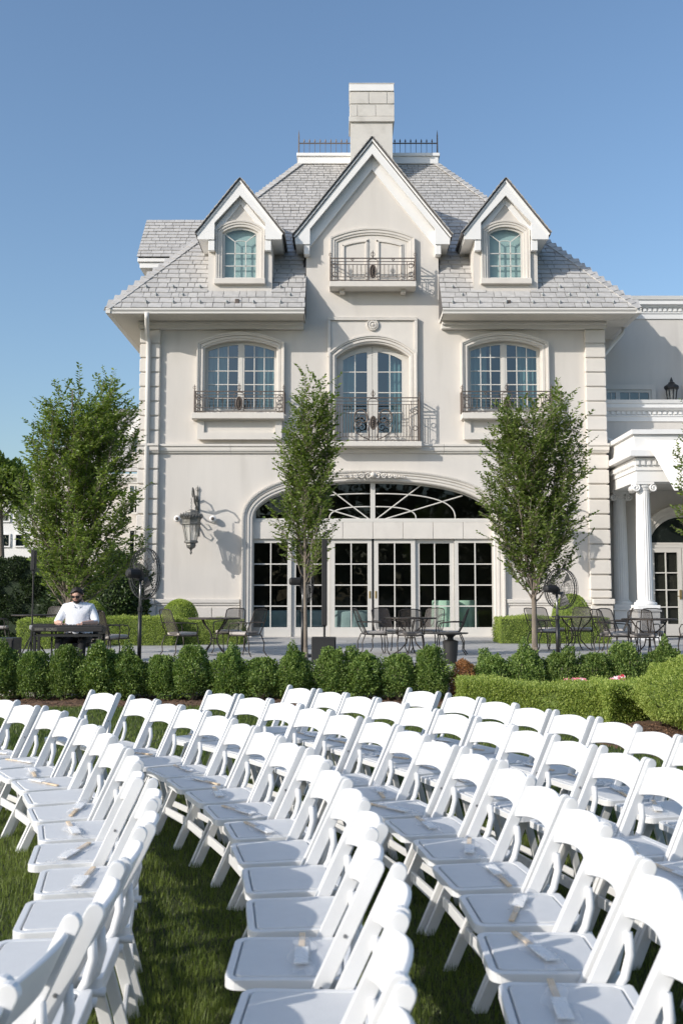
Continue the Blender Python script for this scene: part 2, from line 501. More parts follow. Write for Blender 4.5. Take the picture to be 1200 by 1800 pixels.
# pilasters with quoin blocks
for sd in (-1, 1):
    def bx(m, h0, h1, y0, y1, z0, z1):
        a, b = sorted((XC + sd * h0, XC + sd * h1)); return m.box(a, b, y0, y1, z0, z1)
    hin = hx(281.5, 660)
    bx(MB(), hin, HW + 0.02, F - .09, F + .2, PZ - .3, zSoff - .02).build('pilaster', STONE, MS)
    zz = zf(582)
    qh = (zf(582) - zf(785)) / 8
    for i in range(8):
        bx(MB(), hin - .015, HW + .055, F - .135, F + .36, zz - qh + .045, zz).build('quoin_block', STONE, MS, bevel=.022); zz -= qh
    zz = zf(801); q2 = (zf(801) - zf(1052)) / 9.5
    for i in range(10):
        z0 = max(zz - q2 + .045, zf(1052) + .02)
        if zz - z0 > .1: bx(MB(), hin - .015, HW + .075, F - .15, F + .36, z0, zz).build('quoin_block', STONE, MS, bevel=.022)
        zz -= q2
    # frieze board and soffit boards
    bx(MB(), hx(534, 570), HW + .085, F - .17, F + .12, zf(580), zSoff - .004).build('frieze_board', TRIM2, MS, bevel=.008)
    bx(MB(), hx(534, 570), HW + .085, F - .26, F - .172, zSoff - .10, zSoff - .003).build('bed_moulding', TRIM2, MS, bevel=.02)
    m = MB(); bx(m, GW + .03, EH - .14, YE + .13, F + .05, zSoff, zSoff + .03)
    k = YE + .2
    sof = m.build('soffit', SOFFIT, MS)
    n = 0
    g = MB()
    hh = GW + .1
    while hh < EH - .3:
        bx(g, hh, hh + .012, YE + .16, F - .28, zSoff - .006, zSoff - .001); hh += .085
    g.build('soffit_groove', SOFFIT, sof)
    bx(MB(), EH - .14, HW + .02, F + .05, YBK - 1.0, zSoff, zSoff + .03).build('soffit', SOFFIT, MS)
    # gutter, front and return
    p = [(.045, 0), (.04, .05), (0, .1), (0, .15), (.13, .15), (.13, 0)]
    g = MB()
    for x, mi in ((XC + sd * (GW + .01), 0), (XC + sd * EH, 1)):
        g.v += [(x - sd * mi * q, YE + q, zSoff + w_) for q, w_ in p]
    g.f += [tuple(range(6)), tuple(range(11, 5, -1))] + [(i, (i + 1) % 6, 6 + (i + 1) % 6, 6 + i) for i in range(6)]
    g.build('gutter', TRIM2, MS)
    bx(MB(), EH, EH - .13, YE + .01, YBK, zSoff + .002, zSoff + .149).build('gutter', TRIM2, MS)
    bx(MB(), GW + .015, GW + .05, YE + .12, F + .01, zSoff - .0, zSoff + .13).build('eave_end', TRIM2, MS)

# downspouts
def spout(pts, r=.05): return MB().tube(pts, r, 10).build('downspout', TRIM2, MS, smooth=True)
xs = W(262, 700, F)[0]
spout([(W(257.5, 545, YE)[0], YE + .07, zSoff + .03), (W(257.5, 552, YE)[0], YE + .09, zSoff - .12), (xs - .02, F - .32, zf(592)), (xs, F - .21, zf(602)), (xs, F - .2, zf(640)), (xs, F - .21, PZ + .1)], .07)
xr = XC + HW + .12
spout([(XC + EH - .08, F + .5, zSoff - .0), (XC + EH - .1, F + .5, zSoff - .15), (xr + .05, F + .42, zSoff - .85), (xr, F + .4, zSoff - 1.0), (xr, F + .4, zf(760)), (xr + .05, F + .4, zf(768)), (xr + .5, F + .6, zf(775)), (xr + .62, F + .7, zf(777))], .055)

# string course, plinth
hq = hx(281.5, 660) - .03
scs = [(-HW - .08, -hq, .12)] + [(-hq + i * 2 * hq / 6, -hq + (i + 1) * 2 * hq / 6, 0) for i in range(6)] + [(hq, HW + .08, .12)]
for a, b, off in scs:
    MB().molding([(XC + a + .004, zf(797)), (XC + b - .004, zf(797))], [(0, -.1), (0, .05), (.02, .06), (.05, .06), (.06, .10), (.10, .11), (.19, .11), (.20, .15), (.26, .15), (.27, -.1)], F - off).build('string_course', STONE, MS)
pl0, pl1 = XC - HW - .09, XC - ah - .34
for sd in (-1, 1):
    lo, hi = ah + .33, HW + .09
    def bx(m, h0, h1, y0, y1, z0, z1):
        a, b = sorted((XC + sd * h0, XC + sd * h1)); return m.box(a, b, y0, y1, z0, z1)
    bx(MB(), lo, hi - .62, F - .06, F + .1, PZ - .3, zf(1064)).build('plinth', STONE, MS)
    bx(MB(), hi - .615, hi, F - .17, F + .3, PZ - .3, zf(1064)).build('plinth', STONE, MS)
    bx(MB(), lo, hi - .60, F - .12, F + .1, zf(1060), zf(1053)).build('plinth_cap', STONE, MS, bevel=.015)
    bx(MB(), lo, hi - .60, F - .09, F + .1, zf(1064), zf(1060) - .002).build('plinth_cap', STONE, MS, bevel=.01)
    bx(MB(), hi - .59, hi + .05, F - .24, F + .3, zf(1062), zf(1053) + .003).build('plinth_cap', STONE, MS, bevel=.02)
    n = 3
    for i in range(n):
        a = lo + .02 + i * (hi - .66 - lo) / n; b = a + (hi - .66 - lo) / n - .025
        bx(MB(), a, b, F - .085, F - .058, PZ + .02, zf(1068)).build('plinth_panel', STONE, MS, bevel=.006)

# window surrounds
TRIMPROF = [(-.02, -.1), (-.02, .035), (.03, .05), (.035, .085), (.10, .085), (.105, .06), (.115, .06), (.12, .11), (.165, .115), (.17, .14), (.215, .14), (.22, 0)]
def surround(x0, x1, zb, top, y=F, k=1.0, n=20, name='window_surround', m=STONE):
    return MB().molding(arch_path(x0, x1, zb, top, n), [(a * k, b) for a, b in TRIMPROF], y).build(name, m, MS)
def beads(path, off, y, r, step, name, parent, m=STONE):
    """row of small beads along a moulding"""
    g = MB(); acc = 0
    P = [Vector(p) for p in path]
    for a, b in zip(P, P[1:]):
        d = b - a; L = d.length
        if L < 1e-6: continue
        t = d / L; nn = Vector((-t.y, t.x)); s_ = acc
        while s_ < L:
            q = a + t * s_ + nn * off
            g.add([(q.x - r, y, q.y), (q.x, y, q.y - r), (q.x + r, y, q.y), (q.x, y, q.y + r), (q.x, y - r, q.y)], [(0, 1, 4), (1, 2, 4), (2, 3, 4), (3, 0, 4)])
            s_ += step
        acc = s_ - L
    return g.build(name, m, parent)

def pane_cell(parent, xa, xb, za, zb, top, y, mt):
    """glass for one cell, its top clipped by the arch"""
    n = 5
    xs = [xa + (xb - xa) * i / n for i in range(n + 1)]
    tops = [min(zb, top(x)) if top else zb for x in xs]
    if max(tops) - za < .02: return
    if not top or min(tops) >= zb - 1e-6: poly = [(xa, za), (xb, za), (xb, zb), (xa, zb)]
    else: poly = [(xa, za), (xb, za)] + [(x, max(za + .002, t)) for x, t in list(zip(xs, tops))[::-1]]
    MB().add([(x, y, z) for x, z in poly], [tuple(range(len(poly)))]).build('pane', mt, parent)
def sash(parent, x0, x1, zb, top, y, cols, rows, st, bot, mt=SASH, gm=GLASS, mw=.028, th=.06, name='sash'):
    """one leaf: frame with stiles st, bottom rail bot; cols x-lines, rows z-lines inside"""
    out = arch_poly(x0, x1, zb, top)
    ti = lambda x: top(x) - st
    inn = arch_poly(x0 + st, x1 - st, zb + bot, ti)
    fr = plate(name, out, [inn], y, y + th, mt, parent)
    xl, xr = x0 + st, x1 - st
    ym = y + th * .5
    for c in cols:
        MB().box(c - mw / 2, c + mw / 2, y + .006, y + th - .006, zb + bot - .004, ti(c) + .01).build('muntin', mt, fr if parent is MS else parent)
    for r in rows:
        if r < max(ti(xl), ti(xr)) - .03 or top(xl) > r:
            MB().box(xl - .004, xr + .004, y + .009, y + th - .009, r - mw / 2, r + mw / 2).build('muntin', mt, fr if parent is MS else parent)
    xl_ = [xl] + list(cols) + [xr]; zl = [zb + bot] + sorted(rows) + [99]
    for a, b in zip(xl_, xl_[1:]):
        for c, d in zip(zl, zl[1:]):
            pane_cell(fr if parent is MS else parent, a + .001, b - .001, c + .001, d - .001, ti, ym, gm)
    return fr
def curtain(x0, x1, z0, z1, y, parent, amp=.035, per=.13, name='curtain', m=CURTAIN):
    g = MB(); n = max(8, int((x1 - x0) / per * 6))
    for i in range(n + 1):
        x = x0 + (x1 - x0) * i / n
        yy = y + amp * math.sin(i / n * (x1 - x0) / per * 2 * PI) + .01 * math.sin(i * 1.7)
        g.v += [(x, yy, z0), (x, yy, z1)]
    g.f = [(2 * i, 2 * i + 2, 2 * i + 3, 2 * i + 1) for i in range(n)]
    return g.build(name, m, parent, smooth=True)

# two side windows
for sd in (-1, 1):
    a, b = side_rng[sd]; top = side_top(sd); xc = (a + b) / 2
    surround(a, b, wzb, top)
    beads(arch_path(a, b, wzb + .45, top, 20)[0:3] if False else [(a, wzb + .4), (a, wzs)], .19, F - .14, .012, .03, 'bead_row', MS)
    ti = lambda x: top(x) - .03
    wf = plate('window', arch_poly(a, b, wzb, top), [arch_poly(a + .05, xc - .045, wzb + .05, lambda x: top(x) - .06), arch_poly(xc + .045, b - .05, wzb + .05, lambda x: top(x) - .06)], F + .14, F + .24, SASH, MS)
    for (p, q) in ((a + .05, xc - .045), (xc + .045, b - .05)):
        w = (q - p - .1) / 3
        sash(wf, p, q, wzb + .05, lambda x: top(x) - .06, F + .15, [p + .05 + w, p + .05 + 2 * w], [zf(698), zf(674), zf(650), zf(626)], .05, .07)
    curtain(a + .03, a + .62, wzb - .3, wzt - .02, F + .5, wf)
    curtain(b - .62, b - .03, wzb - .3, wzt - .02, F + .5, wf)
    # ledge, apron panel
    l0, l1 = XC + sd * hx(340, 730), XC + sd * hx(500.5, 730); l0, l1 = sorted((l0, l1))
    MB().box(l0, l1, F - .40, F + .02, zf(735.5, F - .4), zf(725, F - .4)).build('balcony_ledge', STONE, MS, bevel=.012)
    z0, z1 = zf(774), zf(735)
    aa, bb = a - .16, b + .16
    pan = plate('apron_panel', [(aa, z0), (bb, z0), (bb, z1), (aa, z1)], [[(aa + .2, z0 + .2), (bb - .2, z0 + .2), (bb - .2, z1 - .12), (aa + .2, z1 - .12)]], F - .20, F - .12, STONE, MS, bevel=.008)
    MB().box(aa + .01, bb - .01, F - .13, F + .01, z0 + .01, z1 - .01).build('apron_field', STONE, MS)

# centre window door and framed panel above
surround(XC - cxh, XC + cxh, czb, ctop)
beads([(XC - cxh, czb + .7), (XC - cxh, czs)], .19, F - .14, .012, .03, 'bead_row', MS)
fw = plate('window', arch_poly(XC - cxh, XC + cxh, czb, ctop), [arch_poly(XC - cxh + .06, XC + cxh - .06, czb + .04, lambda x: ctop(x) - .06)], F + .2, F + .3, SASH, MS)
for sd in (-1, 1):
    p, q = sorted((XC + sd * .005, XC + sd * (cxh - .06)))
    t2 = lambda x: ctop(x) - .065
    sash(fw, p, q, czb + .04, t2, F + .21, [(p + q) / 2 - sd * .03 * 0], [zf(687.5), zf(723), zf(651)], .155, .27, th=.07)
    c0, c1 = sorted((XC + sd * (cxh - .12), XC + sd * (cxh - .62)))
    curtain(c0, c1, czb + .1, czt - .05, F + .55, fw)
ph = (hx(578, 600) + W(735, 600, F)[0] - XC) / 2
zt_, zb_ = zf(559), zf(628)
fp = [(XC - ph, zb_ - .1), (XC + ph, zb_ - .1), (XC + ph, zt_), (XC - ph, zt_)]
MB().box(XC - ph, XC + ph, F - .135, F + .01, zt_ - .10, zt_).build('panel_cornice', STONE, MS, bevel=.012)
beads([(XC + ph, zt_ - .03), (XC - ph, zt_ - .03)], 0, F - .138, .014, .035, 'bead_row', MS)
MB().box(XC - ph, XC - ph + .09, F - .13, F + .01, zb_, zt_ - .104).build('panel_stile', STONE, MS, bevel=.01)
MB().box(XC + ph - .09, XC + ph, F - .13, F + .01, zb_, zt_ - .104).build('panel_stile', STONE, MS, bevel=.01)
pf = arch_path(XC - cxh - .2, XC + cxh + .2, czs, lambda x: arc_top(XC, cxh + .2, czs, czt - czs + .2)(x), 20)
plate('panel_field', [(XC - ph + .092, zb_), (XC - ph + .092, zt_ - .106), (XC + ph - .092, zt_ - .106), (XC + ph - .092, zb_)] + [(x, z) for x, z in pf[1:-1][::-1]], [], F - .07, F + .01, STONE, MS)
med = MB(); cz = zf(572.5)
def disc(m, x, z, prof, y0, n=24):
    o = len(m.v)
    for r, p in prof:
        for k in range(n): m.v.append((x + r * math.cos(2 * PI * k / n), y0 - p, z + r * math.sin(2 * PI * k / n)))
    for i in range(len(prof) - 1):
        for k in range(n): m.f.append((o + i * n + k, o + i * n + (k + 1) % n, o + (i + 1) * n + (k + 1) % n, o + (i + 1) * n + k))
    m.f.append(tuple(o + (len(prof) - 1) * n + k for k in range(n)))
disc(med, XC, cz, [(.18, .0), (.18, .06), (.155, .07), (.15, .045), (.125, .045), (.12, .075), (.085, .08), (.08, .05), (.055, .05), (.045, .085), (.01, .095)], F - .06)
md = med.build('medallion', STONE, MS)
ring = [(XC + .168 * math.cos(t * PI / 12), cz + .168 * math.sin(t * PI / 12)) for t in range(25)]
beads(ring, 0, F - .125, .014, .036, 'bead_row', md)

# blind window in the gable
bzb, bzt, bzs = zf(495), zf(402.5), zf(417)
bh = (hx(583, 450) + W(731.5, 450, F)[0] - XC) / 2
btop = arc_top(XC, bh, bzs, bzt - bzs)
MB().molding(arch_path(XC - bh + .1, XC + bh - .1, bzb, lambda x: arc_top(XC, bh - .1, bzs - .1, bzt - bzs)(x)), [(-.1, 0), (-.1, .07), (-.04, .075), (-.035, .10), (.04, .10), (.045, .125), (.095, .13), (.1, 0)], F).build('blind_surround', STONE, MS)
plate('blind_panel', arch_poly(XC - bh + .16, XC + bh - .16, bzb, lambda x: arc_top(XC, bh - .16, bzs - .14, bzt - bzs - .02)(x)), [], F - .035, F + .01, STONE, MS)
for sd in (-1, 1):
    p, q = sorted((XC + sd * .11, XC + sd * (bh - .34)))
    t3 = lambda x: arc_top(XC, bh - .16, bzs - .3, bzt - bzs - .02)(x)
    MB().molding(arch_path(p, q, bzb, t3, 10), [(0, 0), (0, .02), (-.04, .025), (-.045, .04), (-.09, .04), (-.095, .0)][::-1], F - .035).build('leaf_moulding', STONE, MS)
sl0 = hx(579, 498, F - .5)
MB().box(XC - sl0, XC + sl0, F - .5, F + .01, zf(503.5, F - .5), zf(494, F - .5)).build('balcony_slab', STONE, MS, bevel=.012)
for sd in (-1, 1):
    h = hx(601, 512)
    m = MB().box(XC + sd * h - .09, XC + sd * h + .09, F - .34, F + .01, zf(510), zf(504, F - .5) - .002)
    m.box(XC + sd * h - .075, XC + sd * h + .075, F - .26, F + .01, zf(519), zf(510) - .002)
    m.build('bracket', STONE, MS, bevel=.012)

# big arch
BP = [(-.03, -.12), (-.03, .02), (.0, .05), (.07, .05), (.075, .08), (.13, .085), (.14, .06), (.155, .06), (.16, .10), (.22, .11), (.225, .14), (.285, .15), (.29, 0)]
MB().molding(arch_path(XC - ah, XC + ah, PZ - .2, topbig, 48), BP, F).build('arch_surround', STONE, MS)
bp_ = arch_path(XC - ah, XC + ah, PZ, topbig, 48)
beads(bp_, .255, F - .15, .016, .045, 'bead_row', MS)
# carved ornament at the crown
orn = MB(); oz = zf(836)
def spiral(c, r0, r1, t0, t1, y, n=22, sgn=1):
    return [(c[0] + sgn * (r0 + (r1 - r0) * i / n) * math.cos(t0 + (t1 - t0) * i / n), y, c[1] + (r0 + (r1 - r0) * i / n) * math.sin(t0 + (t1 - t0) * i / n)) for i in range(n + 1)]
for sg in (-1, 1):
    for cx_, r, t1 in ((.14, .10, 9), (.33, .085, 8.5), (.50, .065, 8), (.66, .045, 7.5)):
        orn.tube(spiral((XC + sg * cx_, oz - .05 * cx_ - .02), r, .012, 0.4, t1, F - .17, 22, sg), .022, 5)
    for i in range(12):
        x = sg * (.05 + .075 * i); orn.add([(XC + x, F - .15, oz - .06 - .03 * abs(x)), (XC + x + sg * .06, F - .22, oz + .0 - .05 * abs(x)), (XC + x + sg * .02, F - .15, oz + .1 * (1 - i / 14) - .05 * abs(x))], [(0, 1, 2)])
    orn.tube([(XC + sg * .7, F - .16, oz - .06), (XC + sg * .85, F - .17, oz - .04), (XC + sg * .98, F - .16, oz - .075)], [.03, .022, .008], 5)
disc(orn, XC, oz + .0, [(.09, .0), (.08, .07), (.04, .10), (.01, .11)], F - .14, 14)
orn.build('carved_crest', STONE, MS, smooth=True)
# transom band
tb0, tb1 = zf(946), zf(917)
MB().box(XC - ah + .001, XC + ah - .001, F + .16, F + .3, tb0, tb1).build('transom_beam', STONE, MS)
nb = 8
for i in range(nb):
    a = XC - ah + .01 + i * (2 * ah - .02) / nb
    MB().box(a + .006, a + (2 * ah - .02) / nb - .006, F + .12, F + .165, tb0 - .01, tb1 - .005).build('transom_panel', STONE, MS, bevel=.005)
MB().box(XC - ah + .003, XC + ah - .003, F + .14, F + .29, tb1 + .002, tb1 + .07).build('fanlight_sill', SASH, MS)
# fanlight
fz = tb1 + .07
ti = lambda x: topbig(x) - .075
ftop = lambda x: max(fz + .01, topbig(x) - .004)
fan = plate('fanlight', arch_poly(XC - ah + .004, XC + ah - .004, fz, ftop, 40), [arch_poly(XC - ah + .1, XC - .07, fz + .04, lambda x: max(fz + .05, ti(x))), arch_poly(XC + .07, XC + ah - .1, fz + .04, lambda x: max(fz + .05, ti(x)))], F + .18, F + .26, SASH, MS)
for sd in (-1, 1):
    p, q = sorted((XC + sd * .07, XC + sd * (ah - .1)))
    n = 16; xs = [p + (q - p) * i / n for i in range(n + 1)]
    poly = [(p, fz + .04), (q, fz + .04)] + [(x, max(fz + .05, ti(x))) for x in xs[::-1]]
    MB().add([(x, F + .225, z) for x, z in poly], [tuple(range(len(poly)))]).build('pane', GLASSD, fan)
    for A, B in ((zf(889.5) - fz - .04, 1.22), (zf(866.5) - fz - .04, 2.38)):
        pts = []
        for i in range(25):
            t = i / 24 * PI / 2
            ct, st_ = math.cos(t) ** (2 / 2.6), math.sin(t) ** (2 / 2.6)
            pts.append((XC + sd * (.06 + B * st_), F + .215, fz + .04 + A * ct))
        MB().tube(pts, .02, 6).build('muntin', SASH, fan, smooth=True)
    for px_, py_ in ((739.5, 852), (814, 870)):
        dx = W(px_, py_, F)[0] - XC; z1 = W(px_, py_, F)[1]
        s0 = .12 if px_ < 780 else .38
        MB().tube([(XC + sd * s0, F + .21, fz + .03), (XC + sd * dx, F + .21, min(z1, ti(XC + dx) + .02))], .02, 6).build('muntin', SASH, fan)
# six door leaves
dz1 = tb0 - .012
mid = [hx(438, 1030), hx(511.5, 1030), hx(580.5, 1030), .03]
lev = [PZ + .01, zf(1103), zf(954)]
for sd in (-1, 1):
    for i in range(3):
        h0, h1 = mid[i] - (.0 if i == 0 else .004), mid[i + 1] + .004
        p, q = sorted((XC + sd * h0, XC + sd * h1))
        yy = F + .2 + (.07 if i == 1 else 0)
        flat = lambda x: dz1
        st = .125 if i != 0 else .115
        bot = lev[1] - (PZ + .012)
        gx0, gx1 = p + st, q - st
        rows = [lev[1] + (lev[2] - lev[1]) * k / 4 for k in (1, 2, 3)]
        d = sash(MS, p, q, PZ + .012, flat, yy, [(gx0 + gx1) / 2], rows, st, bot, SASH, GLASSD, .035, .06, 'french_door')
        if i == 2:
            hxp = XC + sd * (h1 + .055)
            MB().box(hxp - .03, hxp + .03, yy - .012, yy + .01, zf(1052), zf(1039)).build('door_pull', BRASS, d, bevel=.008)
MB().box(XC - .03, XC + .03, F + .23, F + .26, PZ + .01, dz1).build('door_seal', BLACK, MS)
MB().box(XC - ah, XC + ah, F + .1, F + .34, PZ - .2, PZ + .008).build('threshold', STONE, MS)

# ------------------------------------------------------------------ roof
def slate_box(w, l, th=.02):
    a = .022
    return [(0, 0, a), (w, 0, a), (w, l, 0), (0, l, 0), (0, 0, a + th), (w, 0, a + th), (w, l, .006), (0, l, .006)]
BOXF = [(0, 3, 2, 1), (4, 5, 6, 7), (0, 1, 5, 4), (1, 2, 6, 5), (2, 3, 7, 6), (3, 0, 4, 7)]
rb = MB()
P3 = lambda h, y, z: (XC + h, y, z)
yc0 = F + .3
for sd in (-1, 1):
    rb.add([P3(sd * EH, YE + .05, ZE), P3(sd * GW, YE + .05, ZE), P3(sd * GW, YD, ZD), P3(sd * DECK, YD, ZD)], [(0, 1, 2, 3)])
    rb.add([P3(sd * EH, YE + .05, ZE), P3(sd * DECK, YD, ZD), P3(sd * DECK, YD2, ZD), P3(sd * EH, YBK, ZE)], [(0, 1, 2, 3)])
    rb.add([P3(sd * GW, YE + .05, ZE), P3(sd * GW, yc0, ZE), P3(sd * GW, yc0, roof_z(yc0))], [(0, 1, 2)])
rb.add([P3(-GW, yc0, roof_z(yc0)), P3(GW, yc0, roof_z(yc0)), P3(GW, YD, ZD), P3(-GW, YD, ZD)], [(0, 1, 2, 3)])
rb.add([P3(-DECK, YD, ZD), P3(DECK, YD, ZD), P3(DECK, YD2, ZD), P3(-DECK, YD2, ZD)], [(0, 1, 2, 3)])
rb.add([P3(-EH, YBK, ZE), P3(EH, YBK, ZE), P3(DECK, YD2, ZD), P3(-DECK, YD2, ZD)], [(0, 1, 2, 3)])
rb.v = [(x, y, z - .03) for x, y, z in rb.v]
roof = rb.build('roof', SLATEU, MS)

# dormers: where the front wall meets the slope
lo, hi = YE + .06, F + 3
for _ in range(50):
    m_ = (lo + hi) / 2
    if W(422, 509, m_)[1] > roof_z(m_): lo = m_
    else: hi = m_
YDm = (lo + hi) / 2
UD = hx(422, 480, YDm)
YB_ = YDm - .21
def rel(px, py, Y): X, Z = W(px, py, Y); return (XC - X) - UD, Z     # distance outward from the dormer's axis
dzA = W(422.5, 315, YB_)[1]
dE, dzE = rel(347, 408, YB_)
dB = W(350, 420.5, YB_)[1]
dI, dzI = rel(377, 391, YB_)
dIA = W(422.5, 343, YB_)[1]
DM = (dzA - dzE) / dE
dwh = (rel(366, 470, YDm)[0] - rel(478, 470, YDm)[0]) / 2
yrid = YE + (dzA - ZE) / TAN
def dormer_roof_z(a): return dzA - DM * abs(a)

slope_len = math.sqrt(RUN ** 2 + (ZD - ZE) ** 2)
cosr, sinr = RUN / slope_len, (ZD - ZE) / slope_len
Vup = Vector((0, cosr, sinr)); Nrm = Vector((0, -sinr, cosr))
variants = {}
singles = []; joined_v = []; joined_s = []
rr = random.Random(5)
v = -.02; row = 0; n_single = 0
while v < slope_len - .05:
    t = max(0, v) / slope_len
    e = .262 - .115 * t
    y = YE + .05 + max(0, v) * cosr; z = ZE + max(0, v) * sinr
    lim = EH - max(0, v) * cosr - .01
    spans = []
    if y < F + .12: spans = [(-lim, -GW), (GW, lim)]
    else: spans = [(-lim, lim)]
    for a, b in spans:
        u = a - rr.random() * .2
        while u < b:
            w = rr.choice((.20, .26, .32, .38, .44)) * (1.08 - .42 * t)
            u0, u1 = max(u, a), min(u + w - .014, b)
            uc = (u0 + u1) / 2
            ok = u1 - u0 > .04
            zc, yc = z + e * .5 * sinr, y + e * .5 * cosr
            if abs(uc) < GW and zc < zA - GM * abs(uc) - .02: ok = False
            da = abs(abs(uc) - UD)
            if max(abs(abs(u0) - UD), abs(abs(u1) - UD)) < dwh and yc > YDm - .05 and zc < dormer_roof_z(da): ok = False
            if ok:
                Lh = min(e * 1.55, slope_len - max(0, v))
                jv = rr.uniform(-.008, .008)
                org = Vector((XC + u0, y, z)) + Vup * jv + Nrm * rr.uniform(.004, .010)
                sw = round(u1 - u0, 2)
                if n_single < 300:
                    key = (sw, round(Lh, 2))
                    if key not in variants:
                        bb = MB().add(slate_box(sw, Lh), BOXF); variants[key] = bb.mesh('slate', SLATE)
                    o = put('slate', variants[key], roof)
                    tilt = Matrix.Rotation(rr.uniform(-.006, .006), 4, 'Z')
                    o.matrix_basis = Matrix((( 1, 0, 0, org.x), (0, cosr, -sinr, org.y), (0, sinr, cosr, org.z), (0, 0, 0, 1))) @ tilt @ Matrix.Rotation(rr.uniform(-.004, .004), 4, 'X')
                    n_single += 1
                else:
                    k = rr.uniform(-.004, .004)
                    joined_v.append([org + Vector((px_, 0, 0)) + Vup * py_ + Nrm * (pz_ - k * py_) for px_, py_, pz_ in slate_box(u1 - u0, Lh)])
                    joined_s.append(rr.random())
            u += w
    v += e; row += 1
def joined_slates(name, vs, ss, parent):
    V = np.array([[tuple(p) for p in q] for q in vs], np.float32).reshape(-1, 3)
    n = len(vs)
    Fc = (np.array(BOXF)[None] + 8 * np.arange(n)[:, None, None]).reshape(-1, 4)
    o = put(name, np_mesh(name, V, Fc, SLATEJ, np.repeat(ss, 6)), parent)
    o['kind'] = 'stuff'
    return o
joined_slates('slate_field', joined_v, joined_s, roof)
# hip slates
for sd in (-1, 1):
    A, B = Vector(P3(sd * EH, YE + .05, ZE)), Vector(P3(sd * DECK, YD, ZD))
    d = (B - A).normalized(); L = (B - A).length
    side = d.cross(Vector((0, 0, 1))).normalized(); up = side.cross(d).normalized()
    n = int(L / .25)
    for i in range(n):
        p = A + d * (i * L / n); q = p + d * (L / n * 1.5)
        g = MB()
        for k in (-1, 1):
            c0 = p + up * .055; c1 = q + up * .03
            e0 = p + side * (k * .17) - up * .04; e1 = q + side * (k * .17) - up * .065
            vs = [c0, c1, e1, e0]; vs += [x - up * .014 for x in vs]
            g.add(vs, BOXF)
        g.build('hip_slate', SLATE, roof)
# snow guards and vent
SNOWG = mat('snow_guard_metal', (.34, .36, .36), .5, .2, 20)
for i, (py, off) in enumerate(((532, 0), (519, 17), (505, 0))):
    for px in list(range(258, 536, 47)) + list(range(795, 1085, 47)):
        px = px + off
        if 362 < px < 482 and i: continue
        if 828 < px < 948 and i: continue
        Y = YE + .4
        for _ in range(20):
            X, Z = W(px, py, Y); Y = YE + (Z - ZE) / TAN
        X, Z = W(px, py, Y)
        if abs(X - XC) < GW + .1 or abs(X - XC) > EH - (Y - YE) - .2: continue
        g = MB(); c = Vector((X, Y, Z)) + Nrm * .03
        g.add([c + Vector((-.055, 0, .0)), c + Vector((0, -.03, .055)), c + Vector((.055, 0, 0)), c + Vector((0, -.015, -.055)), c + Vector((0, -.05, 0))], [(0, 4, 1), (1, 4, 2), (2, 4, 3), (3, 4, 0), (0, 1, 2, 3)])
        g.build('snow_guard', SNOWG, roof)
X, Z = W(417.5, 532, YE + .3)
MB().box(X - .06, X + .06, YE + .15, YE + .4, Z - .08, Z + .07).build('roof_vent', IRON, roof, bevel=.01)
X, Z = W(892, 534, YE + .3)
MB().box(X - .06, X + .06, YE + .15, YE + .4, Z - .08, Z + .07).build('roof_vent', IRON, roof, bevel=.01)

def gable_roof(parent, xm, apex, half, slope, y0, y1, ext=.05, name='gable_slope', th=.07):
    """two slate slopes on white boards, ridge along Y"""
    for sd in (-1, 1):
        L = half + ext
        poly = [(xm, apex - .03), (xm, apex + .03), (xm + sd * L, apex + .03 - slope * L), (xm + sd * L, apex - .03 - slope * L)]
        if sd < 0: poly = poly[::-1]
        MB().prism(poly, y0, y1).build(name, SLATEU, parent)
        poly = [(xm, apex - .14), (xm, apex - .032), (xm + sd * half, apex - .032 - slope * half), (xm + sd * half, apex - .14 - slope * half)]
        if sd < 0: poly = poly[::-1]
        MB().prism(poly, y0 + .06, y1 - .1).build('gable_soffit', TRIM, parent)
        # courses of slate
        sl = math.sqrt(1 + slope * slope); tot = L * sl
        vs = []; ss = []
        dn = Vector((sd / sl, 0, -slope / sl)); nn = Vector((sd * slope / sl, 0, 1 / sl))
        s_ = tot
        while s_ > .05:
            yy = y0 - .03 + (-.15 if rr.random() < .5 else 0)
            while yy < y1 - .1:
                w = rr.choice((.2, .26, .32, .38)); a0 = max(yy, y0 - .03); 
                base = Vector((xm, 0, apex + .03)) + dn * min(tot, s_) + nn * rr.uniform(.002, .006)
                q = [base + Vector((0, a0, 0)) + Vector((0, px_, 0)) - dn * py_ + nn * pz_ for px_, py_, pz_ in slate_box(yy + w - .014 - a0, min(.3, s_), .02)]
                vs.append(q); ss.append(rr.random()); yy += w
            s_ -= .19
        joined_slates('slate_field', vs, ss, parent)
# main gable
yg_back = YE + (zA - ZE) / TAN
def bargeboard(parent, xm, pts, y0, y1, m=TRIM):
    """pts: outer apex, outer end, bottom out, bottom in, inner corner, inner apex as (half, z)"""
    R = [(xm + h, z) for h, z in pts]; Lf = [(xm - h, z) for h, z in pts]
    g = MB()
    oA, oE, bO, bI, iC, iA = range(6)
    for sg, Q in ((1, R), (-1, Lf)):
        for quad in ((oA, iA, iC, oE), (oE, iC, bI, bO)):
            po = [Q[i] for i in quad]
            if sg > 0: po = po[::1]
            g.prism(po, y0, y1)
    bo = g.build('bargeboard', m, parent)
    return bo
hB, zB = hx(520, 429, YG), W(520, 429, YG)[1]
hI, zI = hx(544.5, 402, YG), W(544.5, 402, YG)[1]
zIA = W(655, 270, YG)[1]
zA2 = zA - .03
gbl = bargeboard(MS, XC, [(0, zA - .05), (gE, zGE - .05), (gE - .02, zB), (hI, zB), (hI, zI), (0, zIA)], YG, YG + .08)
gable_roof(gbl, XC, zA, gE, GM, YG - .06, yg_back)
